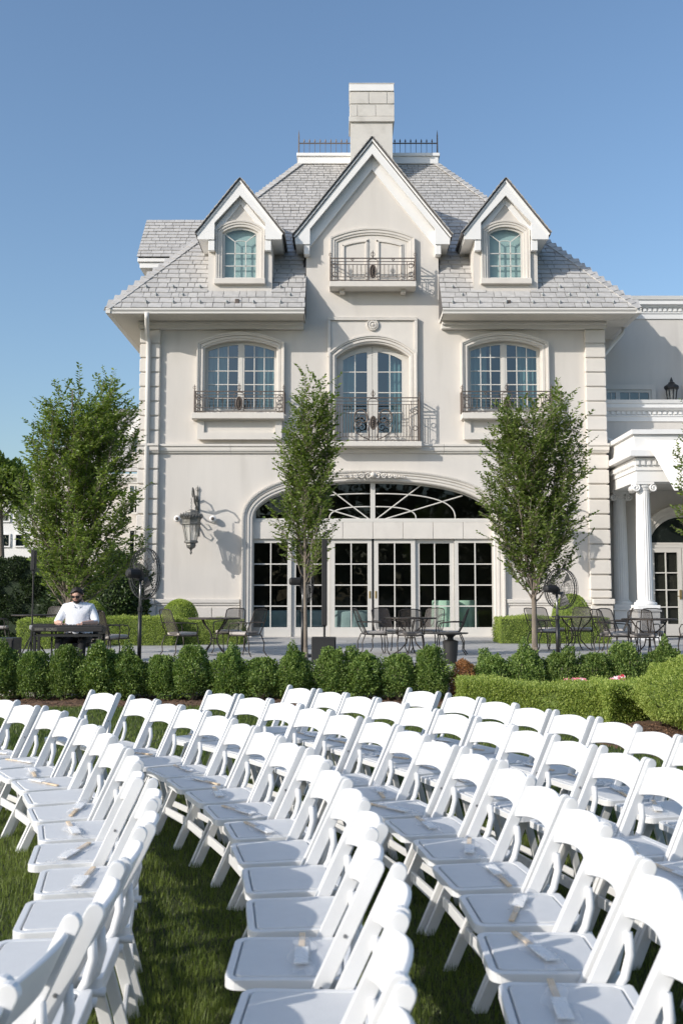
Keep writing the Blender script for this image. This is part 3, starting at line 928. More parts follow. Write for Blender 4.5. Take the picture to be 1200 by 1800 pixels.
MB().molding([(XC - gE, zGE - .10), (XC, zA - .10), (XC + gE, zGE - .10)], [(0, .03), (0, .07), (.03, .08), (.05, .08), (.05, .03)], YG + .03).build('crown_moulding', TRIM, gbl)
for sd in (-1, 1):
    a, b = sorted((XC + sd * (gE - .03), XC + sd * (hI + .005)))
    po = [(XC + sd * (gE - .03), zGE - .12), (XC + sd * (gE - .03), zB + .01), (XC + sd * (hI + .005), zB + .01), (XC + sd * (hI + .005), zI - .02)]
    if sd > 0: po = po[::-1]
    MB().prism(po, YG + .082, F + 1.2).build('eave_box', TRIM, gbl)
    h0, h1 = hx(534, 440, F - .3), hx(544, 440, F - .3)
    a, b = sorted((XC + sd * h0, XC + sd * h1))
    MB().box(a, b, F - .24, F + .05, zf(447, F - .24), zB + .008).build('bracket', TRIM, MS, bevel=.012)

def rake_frieze(parent, xm, apex, half, slope, drop, y0, y1):
    for sd in (-1, 1):
        po = [(xm, apex), (xm, apex - drop), (xm + sd * half, apex - drop - slope * half), (xm + sd * half, apex - slope * half)]
        MB().prism(po if sd > 0 else po[::-1], y0, y1).build('rake_frieze', TRIM, parent, bevel=.006)
rake_frieze(gbl, XC, zIA + .12, GW - .02, GM, .52, F - .07, F + .005)
# dormers
for sd in (-1, 1):
    xm = XC + sd * UD
    gx0 = rel(395.5, 450, YDm + .1)[0]
    gw_ = (rel(395.5, 450, YDm)[0] - rel(450, 450, YDm)[0]) / 2
    zb0, zs0, zt0 = W(422, 487, YDm)[1], W(422, 410.5, YDm)[1], W(422, 402.5, YDm)[1]
    fo = gw_ + .09
    dt = arc_top(xm, fo, zs0 + .03, zt0 - zs0 + .05)
    zbase = W(422, 508.5, YDm)[1] - .1
    wallp = [(xm - dwh, zbase), (xm + dwh, zbase), (xm + dwh, dormer_roof_z(dwh) - .12), (xm, dzA - .12), (xm - dwh, dormer_roof_z(dwh) - .12)]
    dw = plate('dormer', wallp, [arch_poly(xm - fo, xm + fo, zb0 - .06, dt)], YDm, YDm + .14, STUCCO, MS)
    for k in (-1, 1):
        a, b = sorted((xm + k * dwh, xm + k * (dwh - .12)))
        MB().box(a, b, YDm + .142, YDm + 2.6, zbase - .2, dormer_roof_z(dwh) - .14).build('cheek', STUCCO, dw)
    MB().molding(arch_path(xm - fo, xm + fo, zb0 - .06, dt), [(-.015, -.05), (-.015, .03), (.05, .035), (.055, .06), (.10, .065), (.105, .045), (.115, .045), (.12, .08), (.17, .085), (.175, 0)], YDm).build('window_surround', STONE, dw)
    beads([(xm - fo, zb0 + .1), (xm - fo, zs0)], .155, YDm - .083, .011, .03, 'bead_row', dw)
    MB().box(xm - fo - .2, xm + fo + .2, YDm - .13, YDm + .05, W(422, 500.5, YDm)[1], W(422, 491, YDm)[1]).build('sill', STONE, dw, bevel=.01)
    t4 = lambda x: dt(x) - .015
    fr = plate('sash', arch_poly(xm - fo + .005, xm + fo - .005, zb0 - .055, t4), [arch_poly(xm - gw_, xm + gw_, zb0, lambda x: arc_top(xm, gw_, zs0, zt0 - zs0)(x))], YDm + .04, YDm + .1, SASH, dw)
    gt = arc_top(xm, gw_, zs0, zt0 - zs0)
    c1 = gw_ * .345
    zr1, zr2, za1 = W(422, 444.5, YDm)[1], W(422, 466.5, YDm)[1], W(422, 424, YDm)[1]
    bar = lambda a, b: MB().bar((a[0], YDm + .07, a[1]), (b[0], YDm + .07, b[1]), .026, .03, (0, 1, 0)).build('muntin', SASH, dw)
    for k in (-1, 1):
        bar((xm + k * c1, zb0), (xm + k * c1, za1)); bar((xm + k * c1, za1), (xm + k * (gw_ - .01), zs0 - .01))
    for zz in (zr1, zr2): bar((xm - gw_, zz), (xm + gw_, zz))
    MB().tube([(xm + c1 * math.cos(PI * i / 8), YDm + .07, za1 + .035 * math.sin(PI * i / 8)) for i in range(9)], .013, 5).build('muntin', SASH, dw)
    xs_ = [-gw_, -c1, c1, gw_]
    for a, b in zip(xs_, xs_[1:]):
        for c, d in ((zb0, zr2), (zr2, zr1)):
            pane_cell(dw, xm + a, xm + b, c, d, None, YDm + .072, GLASSL)
    yp = YDm + .072
    def pg(pts): MB().add([(x, yp, z) for x, z in pts], [tuple(range(len(pts)))]).build('pane', GLASSL, dw)
    pg([(xm - c1, zr1), (xm + c1, zr1), (xm + c1, za1), (xm, za1 + .035), (xm - c1, za1)])
    for k in (-1, 1): pg([(xm + k * c1, zr1), (xm + k * gw_, zr1), (xm + k * gw_, zs0), (xm + k * c1, za1)][::k])
    pg([(xm - c1, za1), (xm, za1 + .035), (xm + c1, za1)] + [(xm + gw_ * math.cos(PI * i / 10), gt(xm + gw_ * math.cos(PI * i / 10))) for i in range(11)])
    MB().box(xm - fo - .05, xm + fo + .05, YDm + .2, YDm + .22, zb0 - .1, zt0 + .1).build('blind', BLIND, dw)
    gb = bargeboard(dw, xm, [(0, dzA - .05), (dE, dzE - .05), (dE - .01, dB), (dI, dB), (dI, dzI), (0, dIA)], YB_, YB_ + .07)
    rake_frieze(dw, xm, dIA + .06, dwh - .01, DM, .27, YDm - .04, YDm + .004)
    gable_roof(dw, xm, dzA, dE, DM, YB_ - .05, yrid)
    MB().molding([(xm - dE, dzE - .09), (xm, dzA - .09), (xm + dE, dzE - .09)], [(0, .02), (0, .05), (.03, .06), (.045, .06), (.045, .02)], YB_ + .02).build('crown_moulding', TRIM, dw)
    for k in (-1, 1):
        po = [(xm + k * (dE - .02), dzE - .11), (xm + k * (dE - .02), dB + .01), (xm + k * (dI + .004), dB + .01), (xm + k * (dI + .004), dzI - .02)]
        if k > 0: po = po[::-1]
        MB().prism(po, YB_ + .072, YDm + 1.5).build('eave_box', TRIM, dw)
        h0, h1 = rel(366, 430, YDm - .2)[0], rel(377, 430, YDm - .2)[0]
        a, b = sorted((xm + k * h0, xm + k * h1))
        MB().box(a, b, YDm - .17, YDm + .05, W(422, 440, YDm - .17)[1], dB + .008).build('bracket', TRIM, dw, bevel=.01)

# roof deck parapet, railing, chimney
zP0, zP1 = ZD - .05, W(525, 271.5, YD)[1]
MB().box(XC - DECK - .02, XC + DECK + .02, YD - .1, YD2, zP0, zP1 - .12).build('deck_fascia', TRIM, MS, bevel=.015)
MB().box(XC - DECK - .07, XC + DECK + .07, YD - .15, YD2, zP1 - .118, zP1).build('deck_fascia', TRIM, MS, bevel=.02)
yr = YD + .05
zr = W(600, 252, yr)[1]; ztip = W(600, 245, yr)[1]; zpost = W(530, 229, yr)[1]
rail = MB().bar((XC - DECK, yr, zr), (XC + DECK, yr, zr), .03, .035).bar((XC - DECK, yr, zP1 + .07), (XC + DECK, yr, zP1 + .07), .02, .02).build('roof_railing', IRON, MS)
for sd in (-1, 1):
    MB().tube([(XC + sd * DECK, yr, zP1 - .01), (XC + sd * DECK, yr, zpost - .2), (XC + sd * DECK, yr, zpost)], [.028, .022, .004], 6).build('post', IRON, rail)
nsp = int(2 * DECK / .185)
sp = MB().tube([(0, 0, 0), (0, 0, ztip - zP1 - .12)], .009, 5).add([(-.03, 0, ztip - zP1 - .07), (0, .02, ztip - zP1 - .1), (.03, 0, ztip - zP1 - .07), (0, -.02, ztip - zP1 - .1), (0, 0, ztip - zP1 + .03), (0, 0, ztip - zP1 - .15)], [(0, 1, 4), (1, 2, 4), (2, 3, 4), (3, 0, 4), (1, 0, 5), (2, 1, 5), (3, 2, 5), (0, 3, 5)]).mesh('spike', IRON)
for i in range(1, nsp):
    o = put('spike', sp, rail); o.location = (XC - DECK + 2 * DECK * i / nsp, yr, zP1)
Yc = 32.4
c0, c1 = W(616, 230, Yc)[0], W(689.5, 230, Yc)[0]
chz = lambda py: W(650, py, Yc)[1]
ch = MB().box(c0, c1, Yc, Yc + 1.0, ZE + 1.5, chz(207)).build('chimney', CHIMSTONE, MS)
MB().box(c0 - .055, c1 + .065, Yc - .07, Yc + 1.07, chz(215), chz(206)).build('chimney_ledge', CHIMSTONE, ch, bevel=.012)
MB().box(c0 + .0, c1 - .0, Yc - .0, Yc + 1.0, chz(206), chz(161)).build('chimney_core', CHIMSTONE, ch)
MB().box(c0 - .045, c1 + .055, Yc - .06, Yc + 1.06, chz(161) , chz(149)).build('chimney_cap', TRIM, ch, bevel=.01)
MB().box(c0 - .055, c1 + .065, Yc - .07, Yc + 1.07, chz(149) + .001, chz(147.5)).build('chimney_cap', CHIMSTONE, ch)
def chim_course(xs, za, zb):
    for a, b in zip(xs, xs[1:]):
        MB().box(W(a, 180, Yc)[0] + .008, W(b, 180, Yc)[0] - .008, Yc - .03, Yc + .02, za + .008, zb - .008).build('stone_block', CHIMSTONE, ch, bevel=.006)
chim_course([615.8, 648, 680, 693], chz(183), chz(162))
chim_course([615.8, 628, 660, 693], chz(205), chz(184))
for sx in (c0 - .03, c1 - .02 + .01):
    for za, zb in ((chz(183), chz(162)), (chz(205), chz(184))):
        MB().box(sx, sx + .045, Yc + .0, Yc + .98, za + .008, zb - .008).build('stone_block', CHIMSTONE, ch, bevel=.006)

# roof of the side projection behind the hip
Ys = 33.2
q0 = W(243, 452, Ys); q1 = W(252, 387, Ys + 1.6)
xl, xrr = q0[0], XC - EH + 3.2
zlo, zhi = q0[1], q1[1]
sr = MB().add([(xl, Ys, zlo), (xrr, Ys, zlo), (xrr, Ys + 1.6, zhi), (xl, Ys + 1.6, zhi), (xrr, Ys + 3.2, zlo), (xl, Ys + 3.2, zlo)], [(0, 1, 2, 3), (3, 2, 4, 5), (0, 3, 5)]).build('side_roof', SLATEU, MS)
sl = math.hypot(1.6, zhi - zlo); Vs = Vector((0, 1.6 / sl, (zhi - zlo) / sl)); Ns = Vector((0, -Vs.z, Vs.y))
vs = []; ss = []; v = -.03
while v < sl - .05:
    u = xl - .04 - rr.random() * .15
    while u < xrr:
        w = rr.choice((.22, .28, .36, .42)); a0 = max(u, xl - .04)
        org = Vector((a0, Ys, zlo)) + Vs * v + Ns * rr.uniform(.004, .010)
        if u + w - a0 > .05:
            vs.append([org + Vector((px_, 0, 0)) + Vs * py_ + Ns * pz_ for px_, py_, pz_ in slate_box(u + w - .014 - a0, min(.33, sl - v), .02)]); ss.append(rr.random())
        u += w
    v += .21
joined_slates('slate_field', vs, ss, sr)
zc = W(243, 470, Ys)[1]
MB().box(xl - .02, xrr, Ys - .0, Ys + 3.2, zlo - .16, zlo - .02).build('side_cornice', TRIM, MS, bevel=.015)
MB().box(xl + .05, xrr, Ys + .06, Ys + 3.1, zc, zlo - .162).build('side_cornice', TRIM, MS, bevel=.015)
MB().box(xl + .45, xrr, Ys + .3, Ys + 3.0, zc - 3.0, zc - .002).build('side_wall', STUCCO, MS)

# ------------------------------------------------------------------ balcony railings
def baluster_mesh(h): return MB().tube([(0, 0, 0), (0, 0, h)], .010, 5).mesh('baluster', IRON)
def finial(g, x, y, z, k=1.0):
    g.tube([(x, y, z - .02), (x, y, z + .13 * k), (x, y, z + .17 * k)], [.014 * k, .01 * k, .003], 5)
    for s_ in (-1, 1): g.tube([(x, y, z + .03 * k), (x + s_ * .035 * k, y, z + .06 * k), (x + s_ * .04 * k, y, z + .09 * k), (x + s_ * .022 * k, y, z + .10 * k)], .007 * k, 4)
    g.tube([(x - .035 * k, y, z + .115 * k), (x + .035 * k, y, z + .115 * k)], .006 * k, 4)
def railing(x0, x1, z0, z1, d, rich=0):
    y = F - d; H = z1 - z0; xc = (x0 + x1) / 2
    g = MB()
    for yy_, (a, b) in ((y, (x0, x1)),):
        for zz, w in ((z1, .03), (z1 - .1, .02), (z0 + .03, .025), (z0 + .13, .018)): g.bar((a, y, zz), (b, y, zz), w, w)
        if rich: g.bar((a, y, z1 - .2), (b, y, z1 - .2), .018, .018)
        else: g.bar((a, y, z1 - .19), (b, y, z1 - .19), .018, .018)
    for x in (x0, x1):
        for zz, w in ((z1, .03), (z1 - .1, .02), (z0 + .03, .025), (z0 + .13, .018), (z0 + H * .5, .018)): g.bar((x, y, zz), (x, F - .0, zz), w, w)
    rl = g.build('balcony_railing', IRON, MS)
    for x in (x0, x1):
        for y_ in (y, F - .06):
            MB().tube([(x, y_, z0), (x, y_, z1 + .03)], .024, 6).build('post', IRON, rl)
        fg = MB(); finial(fg, x, y, z1 + .02, 1.15); fg.build('finial', IRON, rl)
        sg = MB(); k = 1 if x == x0 else -1
        for zz in (z0 + H * .3, z0 + H * .68):
            sg.tube([(x + k * (.13 + .07 * math.cos(t)), y, zz + .07 * math.sin(t)) for t in [i * .5 for i in range(13)]], .012, 5)
        sg.tube([(x + k * .04, y, z0 + .05), (x + k * .04, y, z1 - .1)], .01, 5).tube([(x + k * .24, y, z0 + .05), (x + k * .24, y, z1 - .1)], .01, 5)
        sg.build('scroll', IRON, rl)
    fg = MB(); finial(fg, xc, y, z1 + .0, 1.5); fg.build('finial', IRON, rl)
    # oval medallion
    mg = MB(); mz = z0 + H * .42; a_, b_ = .085, min(.19, H * .36)
    o = len(mg.v)
    ring_ = [(xc + a_ * math.cos(i * PI / 10), y - .03, mz + b_ * math.sin(i * PI / 10)) for i in range(20)]
    mg.tube(ring_, .022, 6, closed=True)
    mg.add([(xc + a_ * math.cos(i * PI / 10), y - .01, mz + b_ * math.sin(i * PI / 10)) for i in range(20)] + [(xc, y - .05, mz)], [(i, (i + 1) % 20, 20) for i in range(20)])
    for i in range(5): mg.tube([(xc - .05 * (1 - abs(i - 2) / 4), y - .055, mz - b_ * .6 + i * b_ * .3), (xc, y - .07, mz - b_ * .6 + i * b_ * .3 + .03), (xc + .05 * (1 - abs(i - 2) / 4), y - .055, mz - b_ * .6 + i * b_ * .3)], .014, 4)
    mg.build('oval_medallion', IRON, rl, smooth=True)
    ag = MB(); ag.tube([(xc + .15 * math.cos(PI * i / 10), y - .0, z1 - .10 + .08 * math.sin(PI * i / 10)) for i in range(11)], .012, 5)
    for s_ in (-1, 1): ag.tube([(xc + s_ * .14, y, z0 + .03), (xc + s_ * .13, y, mz), (xc + s_ * .15, y, z1 - .1)], .012, 5)
    ag.build('scroll', IRON, rl)
    bm_ = baluster_mesh(H - .23 - .1)
    xs = []
    if not rich:
        n = 13
        for s_ in (-1, 1):
            a, b = .22, (x1 - x0) / 2 - .30
            for i in range(7): xs.append(xc + s_ * (a + (b - a) * i / 6))
    else:
        for s_ in (-1, 1):
            for i in range(6): xs.append(xc + s_ * ((x1 - x0) / 2 - .30 - i * .085))
    for x in xs:
        o = put('baluster', bm_, rl); o.location = (x, y, z0 + .13)
        if not rich:
            pass
    for s_ in (-1, 1):
        sg = MB(); c = xc + s_ * (x1 - x0) * .24
        sg.tube(spiral((c, z1 - .05), .045, .01, 0, 7, y, 14, 1), .008, 4).tube(spiral((c, z1 - .05), .045, .01, 0, 7, y, 14, -1), .008, 4)
        sg.build('scroll', IRON, rl)
    if rich:
        for s_ in (-1, 1):
            sg = MB(); c = (xc + s_ * .36, z0 + H * .48)
            sg.tube([(c[0] + .19 * math.cos(t), y - .05, c[1] + .25 * math.sin(t) + .06) for t in [PI * i / 12 for i in range(-2, 15)]], .022, 6)
            sg.tube(spiral((c[0] - s_ * .05, c[1] + .03), .15, .025, 1.0, 10.5, y - .04, 34, s_), .014, 5)
            sg.tube(spiral((c[0] + s_ * .08, c[1] - .08), .11, .02, -2.2, 7.5, y - .04, 30, -s_), .014, 5)
            sg.tube(spiral((c[0] + s_ * .1, c[1] + .13), .07, .015, .5, 8, y - .04, 24, s_), .012, 5)
            sg.tube([(xc + s_ * .12, y, z0 + .05), (xc + s_ * .3, y - .05, z0 + .12), (xc + s_ * .5, y - .04, z0 + .25), (xc + s_ * .56, y, z0 + .5)], .016, 5)
            sg.tube([(xc + s_ * .1, y - .02, z0 + .55), (xc + s_ * .16, y - .05, z0 + .35), (xc + s_ * .1, y - .02, z0 + .1)], .014, 5)
            sg.build('scroll', IRON, rl)
    return rl
for sd in (-1, 1):
    a, b = sorted((XC + sd * (hx(342, 705, F - .37)), XC + sd * hx(499, 705, F - .37)))
    railing(a, b, zf(724.5, F - .4) + .005, zf(688, F - .37), .37)
r0 = hx(580.5, 475, F - .46)
railing(XC - r0, XC + r0, zf(493.5, F - .5), zf(454, F - .46), .46)
r0 = (hx(575, 740, F - .42) + W(738, 740, F - .42)[0] - XC) / 2
railing(XC - r0, XC + r0, zf(775.5, F - .42) + .0, zf(699, F - .42), .40, 1)
MB().box(XC - r0 - .06, XC + r0 + .06, F - .46, F + .02, zf(784, F - .46), zf(775.7, F - .46)).build('balcony_ledge', STONE, MS, bevel=.012)

# security cameras on the wall
for px in (312, 374.5):
    X, Z = W(px, 912, F - .1)
    c = thing('security_camera', 'small white dome security camera on the stucco ' + ('between the quoins and the wall lantern' if px < 340 else 'between the wall lantern and the arch'), 'camera', (X, F, Z), 'dome cameras flanking the lantern')
    g = MB(); disc(g, X, Z, [(.05, 0), (.06, .08), (.095, .1), (.1, .15), (.085, .19), (.05, .205)], F + .005, 18); g.build('housing', TRIM, c, smooth=True)
    g = MB(); disc(g, X, Z, [(.05, 0), (.045, .03), (.02, .045)], F - .195, 14); g.build('lens', IRON, c, smooth=True)
# ------------------------------------------------------------------ wing, portico, neighbours
YW, YU = 30.3, 31.1          # wing wall below and above its terrace
wing = thing('annex_wing', 'cream flat-roofed wing with white dentil cornices joined to the mansion behind the columned portico', 'building', (W(1150, 1100, YW)[0], YW, PZ))
wx_l, wx_r = XC + HW - .2, 13.5
zwt = W(1150, 525, YU)[1]
MB().box(wx_l, wx_r, YU, YU + .3, PZ - .3, W(1150, 560, YU)[1]).build('wall', STUCCO, wing)
def cornice(parent, x0, x1, y, z0, z1, teeth=True, side=None, m=TRIM, ret=None):
    """stepped cornice with dentils along X at depth y"""
    H = z1 - z0
    MB().molding([(x0, z0), (x1, z0)], [(0, -.2), (0, .04), (H * .22, .05), (H * .25, .08), (H * .30, .08), (H * .31, .05), (H * .5, .05), (H * .52, .12), (H * .62, .18), (H * .63, .24), (H * .82, .24), (H * .84, .28), (H, .32), (H, -.2)], y).build('cornice', m, parent)
    if teeth:
        n = int((x1 - x0) / .16)
        tm = MB().box(0, .09, 0, .06, 0, H * .16).mesh('dentil', m)
        for i in range(n):
            o = put('dentil', tm, parent); o.location = (x0 + .05 + i * .16, y - .108, z0 + H * .335)
            if parent.name in ORIG: pass
cornice(wing, wx_l - .6, wx_r, YU, W(1150, 561, YU)[1], zwt)
MB().box(wx_l, wx_r, YW, YU - .002, PZ - .3, W(1150, 708, YW)[1]).build('terrace_block', STUCCO, wing)
cornice(wing, wx_l, wx_r, YW, W(1150, 741, YW)[1], W(1150, 706, YW)[1])
# upper windows behind the terrace edge
for px0, px1 in ((1045, 1150), (1197, 1300)):
    a, b = W(px0, 690, YU)[0], W(px1, 690, YU)[0]
    zt = W(1100, 677, YU)[1]; zb = zt - 2.4
    wf = plate('window', [(a, zb), (b, zb), (b, zt), (a, zt)], [[(a + .14, zb + .1), (b - .14, zb + .1), (b - .14, zt - .16), (a + .14, zt - .16)]], YU - .1, YU + .02, STONE, wing)
    xm_ = W(1084, 690, YU)[0] if px0 < 1100 else (a + b) / 2
    for p, q in ((a + .14, xm_), (xm_, b - .14)):
        fr = plate('sash', [(p, zb + .1), (q, zb + .1), (q, zt - .16), (p, zt - .16)], [[(p + .07, zb + .2), (q - .07, zb + .2), (q - .07, zt - .25), (p + .07, zt - .25)]], YU - .06, YU - .01, SASH, wf)
        n = 3
        for i in range(n):
            xa = p + .07 + i * (q - p - .14) / n; xb = xa + (q - p - .14) / n
            MB().add([(xa, YU - .03, zb + .2), (xb, YU - .03, zb + .2), (xb, YU - .03, zt - .25), (xa, YU - .03, zt - .25)], [(0, 1, 2, 3)]).build('pane', GLASS, wf)
            if i: MB().box(xa - .015, xa + .015, YU - .05, YU - .02, zb + .2, zt - .25).build('muntin', SASH, wf)
    MB().box(a + .1, b - .1, YU - .008, YU - .002, zb + .1, zt - .1).build('blind', INTERIOR, wf)  # no blind: flat sheet behind the panes, dark colour standing for the unlit room
# entrance door with fanlight under the portico
YD_ = YW - .0
dx0, dx1 = W(1140, 1000, YW)[0], W(1252, 1000, YW)[0]
dxc = (dx0 + dx1) / 2
dzt = W(1150, 962, YW)[1]; dat = W(1196, 906, YW)[1]
dah = (dx1 - dx0) / 2
dtop = arc_top(dxc, dah, dzt + .1, dat - dzt - .1)
MB().molding(arch_path(dx0, dx1, dzt + .05, dtop, 20), [(0, 0), (0, .06), (.08, .07), (.09, .1), (.2, .11), (.21, .13), (.3, .14), (.31, 0)], YW).build('arch_surround', STONE, wing)
fl = plate('fanlight', arch_poly(dx0, dx1, dzt + .08, dtop), [arch_poly(dx0 + .06, dx1 - .06, dzt + .14, lambda x: dtop(x) - .06)], YW - .05, YW - .005, SASH, wing)
MB().box(dx0 - .3, dx1 + .3, YW - .10, YW - .001, dzt - .02, dzt + .07).build('transom_beam', SASH, wing)
po = arch_poly(dx0 + .05, dx1 - .05, dzt + .13, lambda x: dtop(x) - .05)
MB().add([(x, YW - .03, z) for x, z in po], [tuple(range(len(po)))]).build('pane', GLASSD, fl)
MB().add([(x, YW - .012, z) for x, z in po], [tuple(range(len(po)))]).build('shade', BLACK, fl)  # black sheet behind the fanlight glass, the room's darkness put into its colour
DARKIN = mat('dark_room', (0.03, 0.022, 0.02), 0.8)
for p, q in ((dx0, dxc - .01), (dxc + .01, dx1)):
    st = .13
    rows = [W(1150, py, YW)[1] for py in (1007, 1037, 1067)]
    d = sash(wing, p, q, PZ + .01, lambda x: dzt - .03, YW - .10, [(p + q) / 2], rows, st, .35, SASH, GLASSD, .035, .06, 'entrance_door')
    MB().box(p + .05, q - .05, YW - .02, YW - .004, PZ + .02, dzt - .06).build('shade', DARKIN, d)  # no window shade: dark-coloured sheet standing for the unlit room behind the door
    if p == dx0:
        hxp = q - .06
        z_ = W(1195, 1045, YW)[1]
        MB().box(hxp - .035, hxp + .035, YW - .125, YW - .1, z_ - .14, z_ + .14).tube([(hxp, YW - .13, z_ - .06), (hxp, YW - .19, z_ - .06), (hxp - .12, YW - .19, z_ - .05)], .014, 6).build('door_handle', BRASS, d, bevel=.006)

# portico
YP = 27.4
zcapF = W(1130, 849, YP)[1]
xcF = W(1131, 960, YP)[0]
xcR = W(1086, 960, YW - .3)[0] + .06
port = thing('portico', 'white portico of fluted Ionic columns carrying a dentil entablature beside the mansion corner', 'portico', (xcF, YP, PZ))
zpedF, zbaseF = W(1130, 1070, YP)[1], W(1130, 1056, YP)[1]
def column(x, y, half=False):
    c = MB().lathe([(.205, zbaseF), (.212, zbaseF + .4), (.21, zbaseF + 1.2), (.20, zbaseF + 2.0), (.178, zcapF - .22)], (x, y, 0), 40, flute=.055).build('column', TRIM, port)
    MB().lathe([(.30, zpedF + .10), (.31, zpedF + .13), (.30, zpedF + .17), (.25, zpedF + .19), (.245, zpedF + .21), (.26, zpedF + .23), (.25, zbaseF - .0), (.21, zbaseF + .02)], (x, y, 0), 28).build('base', TRIM, c, smooth=False)
    MB().box(x - .31, x + .31, y - .31, y + .31, zpedF, zpedF + .10).build('base', TRIM, c, bevel=.008)
    MB().box(x - .30, x + .30, y - .30, y + .30, PZ - .02, zpedF - .08).build('pedestal', TRIM, c, bevel=.008)
    MB().box(x - .34, x + .34, y - .34, y + .34, zpedF - .078, zpedF - .002).build('pedestal_cap', TRIM, c, bevel=.012)
    MB().lathe([(.18, zcapF - .22), (.195, zcapF - .20), (.18, zcapF - .18), (.22, zcapF - .12), (.22, zcapF - .06)], (x, y, 0), 24).box(x - .25, x + .25, y - .25, y + .25, zcapF - .06, zcapF).build('capital', TRIM, c)
    for s_ in (-1, 1):
        g = MB()
        for yy_ in (y - .22, y + .22):
            g.tube(spiral((x + s_ * .24, zcapF - .16), .11, .02, 1.5, 11, yy_, 30, s_), .028, 6)
        g.tube([(x + s_ * .24, y - .22, zcapF - .16), (x + s_ * .24, y - .08, zcapF - .155), (x + s_ * .24, y + .08, zcapF - .155), (x + s_ * .24, y + .22, zcapF - .16)], [.1, .075, .075, .1], 12)
        g.build('volute', TRIM, c, smooth=True)
column(xcF, YP); column(xcR, YW - .3)
column(xcF + 3.6, YP)
# entablature: beam along X (front) and along Y (side)
zTopP = W(1130, 757, YP)[1]
xs0 = xcF - .24
zz = zcapF
ent = [(.0, .62, 0.0), (.0, .0, 0)]
layers = [(zz + .002, W(1130, 828, YP - .2)[1], .0), (W(1130, 828, YP - .2)[1] + .002, W(1130, 822, YP - .2)[1], .03), (W(1130, 822, YP - .2)[1] + .002, W(1130, 805, YP - .2)[1], .02), (W(1130, 805, YP - .3)[1] + .03, W(1130, 794, YP - .3)[1] + .03, .22), (W(1130, 794, YP - .3)[1] + .032, W(1130, 764, YP - .3)[1], .06), (W(1130, 764, YP - .3)[1] + .002, W(1130, 757, YP - .3)[1] + .02, .14)]
for i, (a, b, p) in enumerate(layers):
    g = MB()
    y0, y1 = YP - .25 - p, YW
    # L-shaped: front beam and side beam
    g.add([(xs0 - p, y0, a), (xcF + 5, y0, a), (xcF + 5, YP + .25, a), (xs0 + .5, YP + .25, a), (xs0 + .5, y1, a), (xs0 - p, y1, a)] + [(xs0 - p, y0, b), (xcF + 5, y0, b), (xcF + 5, YP + .25, b), (xs0 + .5, YP + .25, b), (xs0 + .5, y1, b), (xs0 - p, y1, b)],
          [(0, 1, 2, 3, 4, 5), (6, 7, 8, 9, 10, 11)] + [(k, (k + 1) % 6, 6 + (k + 1) % 6, 6 + k) for k in range(6)])
    g.build('entablature', TRIM, port, bevel=.01)
dz0 = layers[2][0] + .06
tm = MB().box(0, .085, 0, .07, 0, .12).mesh('dentil', TRIM)
tm2 = MB().box(0, .07, 0, .085, 0, .12).mesh('dentil', TRIM)
for i in range(22):
    o = put('dentil', tm, port); o.location = (xs0 - .02 + i * .155, YP - .25 - .02 - .065, dz0)
for i in range(20):
    o = put('dentil', tm2, port); o.location = (xs0 - .02 - .065, YP - .2 + i * .155, dz0)
MB().box(xs0 + .52, xcF + 5, YP + .27, YW - .02, zcapF + .1, zcapF + .14).build('ceiling', TRIM2, port)
MB().box(xs0 + .1, xcF + 5, YP - .2, YW - .01, zTopP - .25, zTopP - .2).build('roof_deck', TRIM2, port)
# canvas drop hung from the portico cornice
a = W(1134, 773, YP - .5); b = W(1184, 862, YP - .95)
cz0 = a[1]
cv = MB(); n = 14
for i in range(n + 1):
    t = i / n
    y = YP - .42 - .55 * t - .04 * math.sin(t * PI)
    z = cz0 - (cz0 - b[1]) * t
    xl_ = a[0] + (b[0] - a[0]) * t
    cv.v += [(xl_, y, z), (xl_, y + .012, z), (xcF + 4.6, y, z), (xcF + 4.6, y + .012, z)]
for i in range(n):
    o = 4 * i
    cv.f += [(o, o + 2, o + 6, o + 4), (o + 1, o + 5, o + 7, o + 3), (o, o + 4, o + 5, o + 1)]
cvo = cv.build('canvas_awning', CANVAS, None, smooth=True)
tag(cvo, 'white canvas awning sloping out from under the portico cornice', 'awning')

# house behind the largest tree
YH = 39.0
hs = thing('slate_house', 'pale two-storey house with slate roof and white gable behind the largest tree', 'building', (W(180, 1080, YH)[0], YH, PZ))
hxr = W(262, 900, YH)[0]; hxl = W(60, 900, YH)[0]
MB().box(hxl, hxr, YH, YH + .4, PZ - .3, W(200, 838, YH)[1]).build('wall', STUCCO, hs)
MB().molding([(hxl, W(200, 850, YH)[1]), (hxr, W(200, 850, YH)[1])], [(0, -.1), (0, .1), (.15, .12), (.2, .3), (.35, .35), (.36, -.1)], YH).build('cornice', TRIM, hs)
zr0, zr1 = W(200, 830, YH - .3)[1], W(200, 720, YH + 3)[1]
rf = MB().add([(hxl, YH - .3, zr0), (hxr, YH - .3, zr0), (hxr, YH + 3, zr1), (hxl + 2.5, YH + 3, zr1)], [(0, 1, 2, 3)]).build('roof', SLATEU, hs)
sl = math.hypot(3.3, zr1 - zr0); Vs = Vector((0, 3.3 / sl, (zr1 - zr0) / sl)); Ns = Vector((0, -Vs.z, Vs.y))
vs = []; ss = []; v = -.03
while v < sl - .05:
    u = hxl + 2.5 * v / sl
    while u < hxr - .1:
        w = rr.choice((.28, .36, .45)); org = Vector((u, YH - .3, zr0)) + Vs * v + Ns * rr.uniform(.02, .03)
        vs.append([org + Vector((px_, 0, 0)) + Vs * py_ + Ns * pz_ for px_, py_, pz_ in slate_box(w - .016, min(.4, sl - v), .02)]); ss.append(rr.random()); u += w
    v += .27
joined_slates('slate_field', vs, ss, rf)
